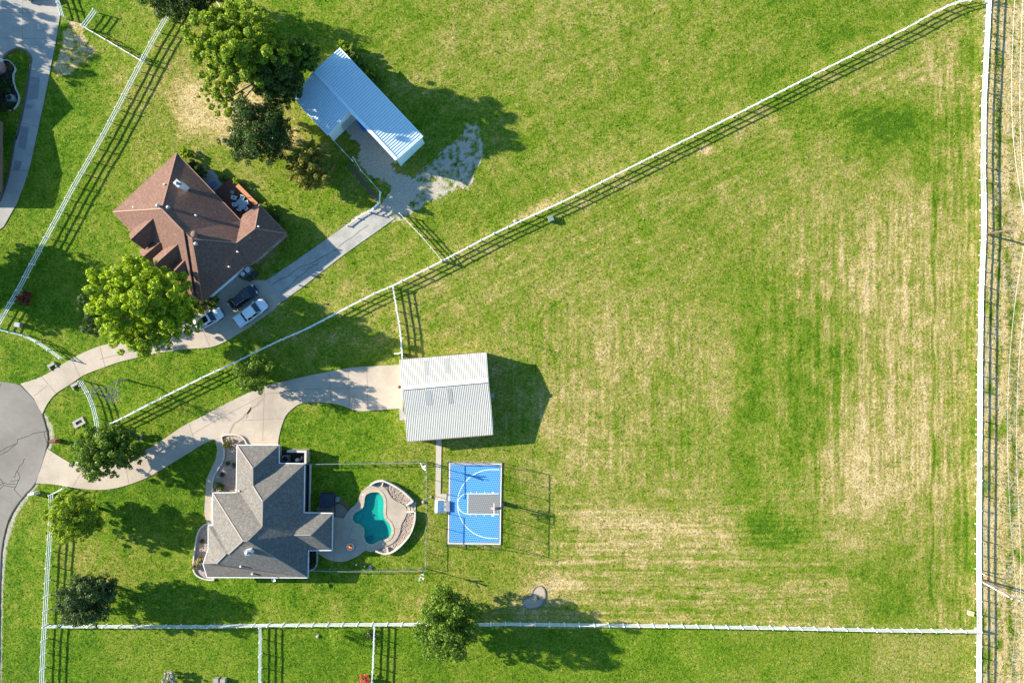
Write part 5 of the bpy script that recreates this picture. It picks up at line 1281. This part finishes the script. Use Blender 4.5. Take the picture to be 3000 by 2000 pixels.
def car(name, label, px, py, ang, paint, L=4.9, Wd=1.95, pickup=False, sunroof=False, rails=False, cat='car'):
    x, y = P(px, py, .9)[:2]; r = thing(name, label, cat, (x, y, .05), ang)
    w = Wd/2; hl = L/2; mb = MB()
    hood = hl-1.30; zt = 1.02 if not pickup else 1.12
    bed0 = -hl+.08; cab0 = -hl+.55 if not pickup else -hl+1.95
    secs = [sec(-hl, w*.86, .42, .80, .86), sec(-hl+.10, w*.95, .30, .92, zt-.02), sec(-hl+.6, w, .24, .95, zt), sec(0, w, .22, .95, zt), sec(hood, w, .24, .95, zt), sec(hood+.55, w*.99, .24, .93, zt-.05), sec(hl-.35, w*.93, .28, .85, zt-.13), sec(hl-.10, w*.78, .34, .74, zt-.25), sec(hl, w*.6, .42, .62, zt-.36)]
    loft(mb, secs); body = build('body', mb, paint, r, True, world=False)
    # cabin: pillars and roof in paint, glass proud of them
    zr = 1.72 if not pickup else 1.86; f0 = hood+.05; f1 = hood-.72; b1 = cab0+.42 if not pickup else cab0+.22; b0_ = cab0
    wt = w*.76; wb = w*.93
    ring = lambda x_, ww, z_: [(x_, -ww, z_), (x_, ww, z_)]
    mb = MB(); V_ = [(f0,-wb,zt-.03),(f0,wb,zt-.03),(f1,-wt,zr-.05),(f1,wt,zr-.05),(b1,-wt,zr-.05),(b1,wt,zr-.05),(b0_,-wb,zt-.03),(b0_,wb,zt-.03)]
    mb.add(V_, [(0,1,3,2),(4,5,7,6),(1,7,5,3),(0,2,4,6)]); build('glass', mb, M['glass'], r, world=False)
    mb = MB(); loft(mb, [[(x_,-wt*k,zr-.07),(x_,wt*k,zr-.07),(x_,wt*k*.98,zr-.01),(x_,wt*.55*k,zr+.035),(x_,-wt*.55*k,zr+.035),(x_,-wt*k*.98,zr-.01)] for x_, k in ((f1+.06,.93),(f1-.1,1.01),((f1+b1)/2,1.03),(b1+.1,1.01),(b1-.08,.95))])
    for sg in (-1, 1):
        mb.beam((f0,sg*wb*1.0,zt-.02), (f1,sg*wt*1.02,zr-.04), .08, .07); mb.beam((b0_,sg*wb*1.0,zt-.02), (b1,sg*wt*1.02,zr-.04), .14, .08)
        xm = (f1+b1)/2-.05; mb.beam((xm,sg*wb*1.0,zt-.02), (xm,sg*wt*1.02,zr-.04), .10, .07)
        mb.beam((f0-.05,sg*wb*1.01,zt), (b0_+.05,sg*wb*1.01,zt), .05, .06)
    build('roof', mb, paint, r, True, world=False)
    if sunroof: build('sunroof', MB().box(((f1*.62+b1*.38),0,zr+.045), (.95,wt*1.35,.03)), M['glass'], r, world=False)
    if rails:
        for sg in (-1, 1): build('roof_rail', MB().tube([(f1-.3,sg*wt*.93,zr+.08),(b1+.15,sg*wt*.93,zr+.08)], .03, 6), M['steel'], r, world=False)
    if pickup:
        x0 = -hl+.12; x1 = cab0-.06; mb = MB(); zb = zt-.50
        build('bed', MB().box(((x0+x1)/2,0,zt+.035), (x1-x0,w*1.62,.02)), M['dark'], r, world=False)
        build('bed_cover', MB().box((x0+.78,0,zt+.065), (1.35,w*1.58,.05)), paint, r, world=False)
        for sg in (-1, 1): build('bed_rail', MB().box(((x0+x1)/2,sg*w*.89,zt+.05), (x1-x0,.10,.07)), paint, r, world=False)
    for sx_, sy_ in ((1,1),(1,-1),(-1,1),(-1,-1)):
        xc = hl-.92 if sx_ > 0 else -hl+1.0
        ty_ = MB().tube([(xc,sy_*(w-.22),.34),(xc,sy_*(w+.015),.34)], [.35,.35], 18); wh = build('wheel', ty_, M['rubber'], r, world=False)
        build('rim', MB().tube([(xc,sy_*(w-.03),.34),(xc,sy_*(w+.03),.34)], [.22,.2], 12), M['rim'], wh, world=False)
    for sg in (-1, 1):
        build('mirror', MB().box((f0-.28,sg*(w+.10),zt+.04), (.14,.22,.16)), paint, r, world=False)
        build('headlight', MB().box((hl-.24,sg*w*.66,zt-.22), (.34,.34,.12), -sg*.5), M['lamp'], r, world=False)
        build('taillight', MB().box((-hl+.02,sg*w*.76,.84), (.08,.22,.18)), M['tail'], r, world=False)
    build('grille', MB().box((hl-.05,0,.58), (.12,w*.9,.22)), M['black'], r, world=False)
    build('bumper', MB().box((hl-.06,0,.40), (.16,w*1.3,.14)).box((-hl+.03,0,.45), (.14,w*1.6,.16)), M['grey'] if pickup else M['black'], r, world=False)
    build('wiper', MB().beam((f0+.03,-.5,zt+.03), (f0-.05,.15,zt+.06), .03, .02).beam((f0+.03,.05,zt+.03), (f0-.05,.65,zt+.06), .03, .02), M['black'], r, world=False)
    return r
Z4 = crop(560, 800, 8.712)
def ang(p, q): return math.atan2(-(q[1]-p[1]), q[0]-p[0])
car('parked_car', 'dark navy estate car with roof rails parked nearest the garage', *Z4(1320,610), ang((1060,790),(1560,430)), M['car_navy'], 5.0, 1.95, sunroof=True, rails=True)
car('pickup_truck', 'white pickup truck with covered bed parked at the edge of the drive', *Z4(1515,1010), ang((1190,1260),(1830,790)), M['car_white'], 5.9, 2.05, True, cat='pickup truck')
car('parked_car', 'white car with black sunroof half under the huge bright tree', *Z4(440,1170), ang((120,1360),(730,1010)), M['car_white'], 4.9, 1.92, sunroof=True)
car('parked_car', 'white car cut by the top edge on the neighbour drive', 100, -28, math.radians(20), M['car_white'], 4.6, 1.85)

# ------------------------------------------------------------------ deck of the brown house
D4 = crop(580, 480, 7.839)
DG = lambda x, y, h=.0: P(*D4(x, y), h)
dk = thing('wooden_deck', 'dark red wooden deck behind the brown house', 'deck', DG(800,700))
dpl = [D4(380,650),D4(700,330),D4(850,350),D4(1400,920),D4(1200,1180),D4(960,1330)]
mb = MB(); dq = [P(*p, .5)[:2] for p in dpl]; build('frame', MB().slab([dq], -.1, .44), M['wood_dark'], dk)
da = Vector(DG(380,650)[:2]); db = Vector(DG(700,330)[:2]); dd_ = (db-da).normalized(); dn = Vector((dd_.y, -dd_.x)); mb = MB()
for k in range(-10, 90):
    o_ = da+dn*(k*.152); xs = []
    for u in np.arange(-6, 9, .12):
        q = o_+dd_*u
        if inside(np.array([q.x]), np.array([q.y]), dq)[0]: xs.append(u)
    if xs:
        for u0, u1 in ((xs[0], xs[-1]),): mb.beam((*(o_+dd_*u0), .47), (*(o_+dd_*u1), .47), .138, .05)
build('boards', mb, M['wood_dark'], dk)
a_, b_ = DG(900,490,.95), DG(1345,935,.95); bn = thing('bench', 'long orange cedar bench along the outer edge of the red deck', 'bench', ((a_[0]+b_[0])/2, (a_[1]+b_[1])/2, .5))
build('seat', MB().beam((a_[0],a_[1],.98), (b_[0],b_[1],.98), .66, .06), M['wood_orange'], bn)
mb = MB()
for u in (.06,.35,.65,.94):
    q = Vector(a_).lerp(Vector(b_), u); mb.box((q.x,q.y,.72), (.1,.5,.5), math.radians(-45))
build('leg', mb, M['wood_orange'], bn)
tx_, ty_ = DG(1000,915,1.2)[:2]; tb = thing('patio_table', 'grey six sided patio table on the red deck', 'table', (tx_, ty_, .495), math.radians(-52))
build('tabletop', MB().slab([[(-.85,-.42),(-.5,-.56),(.5,-.56),(.85,-.42),(.85,.42),(.5,.56),(-.5,.56),(-.85,.42)]], .69, .73), M['grey'], tb, world=False)
for sx_, sy_ in ((1,1),(1,-1),(-1,1),(-1,-1)): build('leg', MB().box((sx_*.62,sy_*.36,.345), (.05,.05,.69)), M['dark'], tb, world=False)
first = None
for i, (x_, y_, a2, lab) in enumerate([(845,785,-10,'white deck chair with blue sling at the upper left of the table'),(1030,785,-105,'white deck chair with blue sling at the bench side of the table, upper'),(1125,895,-165,'white deck chair with blue sling at the bench side of the table, lower'),(865,940,8,'white deck chair with blue sling at the left side of the table'),(970,1035,60,'white deck chair with blue sling below the table'),(1115,1030,130,'white deck chair with blue sling partly hidden by the roof corner')]):
    x, y = DG(x_, y_, .9)[:2]
    if first is None:
        first = thing('patio_chair', lab, 'chair', (x, y, .495), math.radians(a2), 'chairs round the deck table')
        build('seat', MB().box((.06,0,.42), (.46,.46,.04)), M['blueseat'], first, world=False)
        mb = MB().box((-.27,0,.68), (.04,.46,.46)); build('backrest', mb, M['blueseat'], first, world=False)
        mb = MB()
        for sg in (-1,1):
            mb.tube([(.28,sg*.27,0),(.28,sg*.27,.62),(-.26,sg*.29,.64),(-.32,sg*.27,.94)], .028, 6); mb.tube([(-.3,sg*.27,0),(-.26,sg*.27,.64)], .028, 6); mb.beam((.28,sg*.25,.40),(-.26,sg*.25,.40),.03,.03)
        mb.tube([(-.32,-.27,.94),(-.36,0,.97),(-.32,.27,.94)], .03, 6); build('frame', mb, M['trim'], first, world=False)
    else:
        c_ = dup(first); c_.location = (x, y, .495); c_.rotation_euler.z = math.radians(a2); c_['label'] = lab
solo('flower_pot', MB().lathe((*DG(785,647,1.0)[:2],.495), [(.2,0),(.27,.5),(.31,.5),(.31,.54),(.25,.54),(.24,.4),(.0,.4)], 18), M['stone'], 'round empty pot standing on the red deck', 'pot')
x, y = DG(330,460,.8)[:2]; lc = thing('lounge_chair', 'blue plastic lounge chair on the grey slab beside the red deck', 'chair', (x, y, .05), math.radians(35))
mb = MB()
for q in ((-.35,.0),(0,.0),(.35,.0)): mb.box((q[0],0,.38), (.10,.72,.05))
mb.box((0,-.34,.38), (.85,.08,.05)); mb.box((0,.34,.38), (.85,.08,.05)); build('seat', mb, M['blueplastic'], lc, world=False)
mb = MB(); mb.box((-.5,0,.62), (.07,.66,.42)); mb.box((-.5,0,.5), (.06,.1,.5)); build('backrest', mb, M['blueplastic'], lc, world=False)
for sx_ in (-.4,.4):
    for sy_ in (-.3,.3): build('leg', MB().box((sx_,sy_,.18), (.07,.07,.36)), M['blueplastic'], lc, world=False)
Z3b = C4
ac_unit(*C4(1335,1222), .95, .95, 'larger pale topped air conditioner at the garage corner of the brown house', M['trim'], .7)
ac_unit(*C4(1290,1262), .85, .75, 'smaller round topped air conditioner at the garage corner of the brown house', M['trim'], .7)
def bin_(px, py, rz, lab):
    x, y = P(px, py, 1.0)[:2]; r = thing('wheelie_bin', lab, 'bin', (x, y, 0), rz, 'bins by the brown house')
    build('body', MB().box((0,0,.52), (.55,.62,.92), 0, 0, 1.18), M['black'], r, world=False); build('lid', MB().box((.02,0,1.02), (.70,.76,.07)).box((-.36,0,1.0), (.06,.6,.06)), M['dark'], r, world=False)
    for sg in (-1,1): build('wheel', MB().tube([(-.3,sg*.26,.1),(-.3,sg*.32,.1)], .1, 10), M['rubber'], r, world=False)
bin_(*C4(1395,1260), .6, 'dark wheelie bin on the grass side of the brown house bins'); bin_(*C4(1342,1303), .6, 'dark wheelie bin nearest the parked navy car')

# ------------------------------------------------------------------ posts, boxes, mailboxes, culverts
def utility_pole(label, base, top, riser=False):
    b0 = Vector((*P(*base)[:2], 0)); h = 9.6; 
    t0 = Vector(P(*top)); r = thing('utility_pole', label, 'utility pole', tuple(b0))
    build('pole', MB().tube([b0+Vector((0,0,-.3)), b0+Vector((0,0,5)), t0], [.17,.15,.115], 12), M['pole'], r, True)
    build('crossarm', MB().beam(t0+Vector((-.9,.1,-.5)), t0+Vector((.9,-.1,-.5)), .1, .12), M['pole'], r)
    for u in (-.8, 0, .8): build('insulator', MB().lathe(tuple(t0+Vector((u,-.1*u,-.44 if u else .0))), [(.05,0),(.1,.06),(.06,.12),(.1,.18),(.03,.24)], 10), M['trim'], r, True)
    if riser:
        o_ = Vector((-.05,-.32,0)); build('riser_pipe', MB().tube([b0+o_, b0.lerp(t0,.76)+o_], .085, 8), M['white'], r)
        build('transformer', MB().tube([t0+Vector((.32,.1,-1.7)), t0+Vector((.32,.1,-.9))], .2, 12), M['grey'], r)
    return t0
T1_ = utility_pole('brown wooden utility pole leaning into view at the right edge', (2893,687), (3022,676,9.4))
T2_ = utility_pole('brown utility pole with white riser pipe by the bottom right corner', (2877,1697), (2984,1757,8.6), True)
def wire(label, pts, m=M['steel']):
    solo('power_line', MB().tube(cr([P(*p) for p in pts], 6), .017, 6), m, label, 'power line', 'power lines along the right edge')
wire('upper power line span left of the pair above the brown pole', [(2985,-160,7.6),(2973,0,7.3),(2964,220,7.1),(2967,380,7.3),(2982,520,8.0),(3010,676,9.2)])
wire('upper power line span right of the pair above the brown pole', [(3003,-160,7.6),(2996,0,7.3),(2988,260,7.1),(2992,450,7.5),(3006,580,8.3),(3031,676,9.2)])
wire('middle power line span left of the pair between the two poles', [(3012,678,9.2),(2995,690+60,8.6),(2972,900,7.6),(2956,1090,7.1),(2952,1300,6.9),(2958,1480,7.2),(2968,1620,7.7),(2980,1757,8.4)])
wire('middle power line span right of the pair between the two poles', [(3031,678,9.2),(3015,800,8.4),(2996,950,7.6),(2983,1100,7.1),(2978,1300,6.9),(2984,1480,7.2),(2990,1620,7.7),(2990,1757,8.4)])
wire('lower power line span left of the pair below the riser pole', [(2981,1757,8.4),(2974,1850,7.9),(2961,2000,7.3),(2958,2120,7.2)])
wire('lower power line span right of the pair below the riser pole', [(2994,1757,8.4),(2992,1850,7.9),(2986,2000,7.3),(2984,2120,7.2)])
def marker(px, py):
    x, y = P(px, py)[:2]; r = thing('marker_post', 'white marker post with red top beside the riser pole', 'marker post', (x, y, 0))
    build('post', MB().tube([(0,0,-.1),(.02,0,1.1)], .06, 8), M['white'], r, world=False); build('cap', MB().tube([(.02,0,1.1),(.03,0,1.65)], .07, 8), M['orange'], r, world=False)
marker(2874, 1678)
x, y = P(1516,1000)[:2]; solo('thin_pole', MB().tube([(x,y,-.1),(x,y,2.95)], .045, 8).lathe((x,y,2.95), [(.06,0),(.06,.03)], 8), M['steel'], 'thin metal pole standing alone in the pasture near the barn', 'pole')
def box_thing(name, label, cat, px, py, sz, rz, m, lid=None, h=None, z0=0):
    x, y = P(px, py, sz[2])[:2]; r = thing(name, label, cat, (x, y, z0), rz)
    build('body', MB().box((0,0,sz[2]/2-.03), (sz[0],sz[1],sz[2]+.0), 0, 0, .96), m, r, world=False)
    build('lid', MB().box((0,0,sz[2]+.01), (sz[0]*1.06,sz[1]*1.06,.08), 0, 0, .9), lid or m, r, world=False); return r
box_thing('utility_box', 'green utility box on the pasture side of the diagonal fence', 'utility box', 1614, 640, (.85,.85,.75), .4, M['olive'])
box_thing('utility_box', 'dark grey utility box by the red shrub and sloping fence', 'utility box', 50, 951, (.95,.75,.7), -.15, M['grey'], M['grey'])
box_thing('utility_box', 'grey utility box right of the tree at the driveway mouth', 'utility box', 401, 1282, (.9,.7,.75), -.3, M['grey'], M['dark'])
box_thing('utility_box', 'pale box with yellow lid inside the bottom right fence corner', 'utility box', 2847, 1797, (.75,.75,.6), -.2, M['grey'], plain('yellow_lid', (.6,.48,.16), .6))
def mailbox(px, py, m, lab, rz):
    x, y = P(px, py, 1.3)[:2]; r = thing('mailbox', lab, 'mailbox', (x, y, 0), rz)
    build('pillar', MB().box((0,0,.55), (.95,.6,1.3)), m, r, world=False)
    mb = MB(); a = [(-.42*0+.30*math.cos(q), 1.2+.26*math.sin(q)) for q in np.linspace(0, math.pi, 9)]
    n = len(a); mb.add([(-.52,yy,zz) for yy, zz in a]+[(.52,yy,zz) for yy, zz in a], [(i, i+1, n+i+1, n+i) for i in range(n-1)]+[tuple(range(n-1,-1,-1)), tuple(range(n, 2*n))]); build('arched_top', mb, m, r, world=False)
    build('letter_door', MB().box((-.50,0,1.0), (.05,.3,.25)), M['black'], r, world=False)
mailbox(154, 1293, M['brick'], 'red brick mailbox at the street kerb between the driveways', .0)
mailbox(92, 1448, M['stonewall'], 'cream mailbox at the street kerb below the grey house driveway', .25)
# culvert inlet and headwalls
x, y = P(232,1237)[:2]; cv = thing('drain_inlet', 'concrete drain inlet with dark opening in the grass by the street', 'drain', (x, y, 0), .5)
mb = MB(); mb.slab([[(-.95,-.6),(.95,-.6),(.95,.6),(-.95,.6)],[(-.5,-.25),(.6,-.25),(.6,.25),(-.5,.25)]], -.1, .16); build('frame', mb, M['nbconcrete'], cv, world=False)
build('opening', MB().box((.05,0,-.02), (1.1,.5,.06)), M['black'], cv, world=False)
for px, py, rz, lab in [(153,1068,.5,'concrete culvert headwall on the upper side of the first driveway'),(221,1126,.5,'concrete culvert headwall on the lower side of the first driveway')]:
    x, y = P(px, py)[:2]; r = thing('culvert_headwall', lab, 'culvert', (x, y, 0), rz); build('wall', MB().box((0,0,.15), (1.2,.45,.42)).box((-.55,-.35,.1), (.2,.7,.3)).box((.55,-.35,.1), (.2,.7,.3)), M['nbconcrete'], r, world=False)
    build('pipe', MB().tube([(0,.1,.05),(0,-.26,.05)], .19, 12), M['black'], r, world=False)
# heart shaped sand bed in the pasture
hb_ = [(1118,455),(1130,410),(1160,372),(1200,362),(1232,385),(1246,430),(1240,480),(1220,530),(1170,560),(1100,570),(1050,548),(1036,512),(1060,478)]
hb2 = cr([(1200+x_/3.136, 1600+y_/3.136) for x_, y_ in hb_], 4, True)
hr_ = thing('planting_bed', 'heart shaped sandy bed with brick edging in the pasture above the bottom fence', 'planting bed', (*G(1565,1750), 0))
build('soil', MB().slab([[G(*p) for p in hb2]], -.1, .05), M['sand'], hr_); build('edging', MB().path([G(*p) for p in hb2], .17, -.1, .11, closed=True), M['aggregate'], hr_)
shrub('tiny seedling planted in the heart shaped bed', 1575, 1752, 4, M['leaf_gold'], 120, .12, 60, 'seedling', 'plant', h=.4)
def boulder(px, py, r_, lab, seed, m='stone'):
    rr = random.Random(seed); x, y = P(px, py)[:2]; mb = MB(); pebble(mb, x, y, -.05, r_, rr); solo('boulder', mb, M[m], lab, 'rock')
boulder(654, 411, .42, 'grey boulder on the lawn left of the broad dark tree', 1)
boulder(1183, 1438, .22, 'small pale rock beside the court path and yard fence', 2); boulder(1263, 1455, .25, 'cream rock left of the white bleacher', 3); boulder(1240, 1470, .35, 'pale rock outside the curved pool wall', 4)
boulder(1510, 648, .35, 'pale rock against the diagonal fence near the green box', 5); boulder(638, 1395, .28, 'orange rock in the long rock bed', 6, 'coping'); boulder(606, 1550, .25, 'orange rock in the crescent rock bed', 7, 'coping')
boulder(931, 1863, .35, 'white rock left of the young sapling', 8)
for i, (px, py, l) in enumerate([(1044,1653,'small white sprinkler cap below the patio, nearer the house'),(1068,1658,'small white sprinkler cap below the patio, nearer the drain lid')]):
    x, y = P(px, py)[:2]; solo('sprinkler_cap', MB().lathe((x,y,-.03), [(.13,0),(.13,.14),(.1,.17)], 12), M['trim'], l, 'sprinkler', 'sprinkler caps below the patio')
x, y = P(1085,1661)[:2]; solo('drain_cover', MB().lathe((x,y,-.03), [(.33,0),(.33,.12),(.2,.12),(.19,.15)], 18), M['nbconcrete'], 'round concrete drain lid on the lawn below the patio', 'lid')
x, y = P(*CB(1580,1355), .5)[:2]; solo('garden_tap', MB().tube([(x,y,-.1),(x,y,.55)], .06, 8).tube([(x,y,.52),(x+.3,y-.06,.48)], .06, 8).box((x,y,.6), (.2,.08,.06)), M['steel'], 'short metal standpipe in the grass below the barn shadow', 'standpipe')
for px, py, l, cc in [(632,1994,'pale grey electric box cut by the bottom edge, left of the pair','grey'),(652,1995,'pale grey electric box cut by the bottom edge, right of the pair','stone')]:
    x, y = P(px, py, .7)[:2]; solo('electric_box', MB().box((x,y,.35), (.75,.7,.7), 0, 0, .95).box((x,y,.73), (.8,.75,.06)), M['stone'], l, 'electric box')
# whirligigs on the yard fence corners
def whirligig(px, py, lab, cols, flip):
    x, y = P(px, py)[:2]; r = thing('garden_whirligig', lab, 'garden ornament', (x, y, 0))
    build('pole', MB().tube([(0,0,-.2),(0,0,3.6)], .06, 8), M['dark'], r, world=False)
    build('body', MB().tube([(0,.0,2.7),(.03,-.05,3.1),(0,0,3.5),(-.05,.05,3.8)], [.06,.2,.17,.05], 10), cols[0], r, True, world=False)
    s_ = -1 if flip else 1
    for a_, b_ in (((0,0,3.5),(.55,.35*s_,4.1)),((0,0,3.5),(-.25,.75*s_,3.9)),((0,0,3.2),(.5,-.35*s_,3.9))):
        build('vane', MB().beam(a_, b_, .22, .04), cols[1], r, world=False)
    build('tail', MB().beam((0,0,3.6), (.4,-.1,4.4), .1, .05), cols[2], r, world=False)
whirligig(1246, 1357, 'orange and white whirligig on a pole at the top corner of the pool yard', (M['orange'], M['white'], M['white']), False)
whirligig(1241, 1664, 'orange and green whirligig on a pole at the bottom corner of the pool yard', (M['orange'], M['greenpaint'], M['redpaint']), True)
x, y = P(1163,1036,.5)[:2]; solo('white_pipe', MB().tube([(x-.5,y,.35),(x+.2,y,.4),(x+.7,y+.25,.4)], .09, 8).box((x-.1,y,.15), (.1,.1,.4)), M['white'], 'white standing pipe left of the fence by the barn corner', 'pipe')
x, y = P(1185,1040,.6)[:2]; solo('pump_unit', MB().box((x,y,.25), (.5,.5,.5)).lathe((x,y+.2,.5), [(.2,0),(.2,.3),(.1,.36)], 12).tube([(x-.2,y-.3,.3),(x-.2,y-.3,.8)], .12, 10), M['dark'], 'dark water pump by the fence at the barn corner', 'pump')
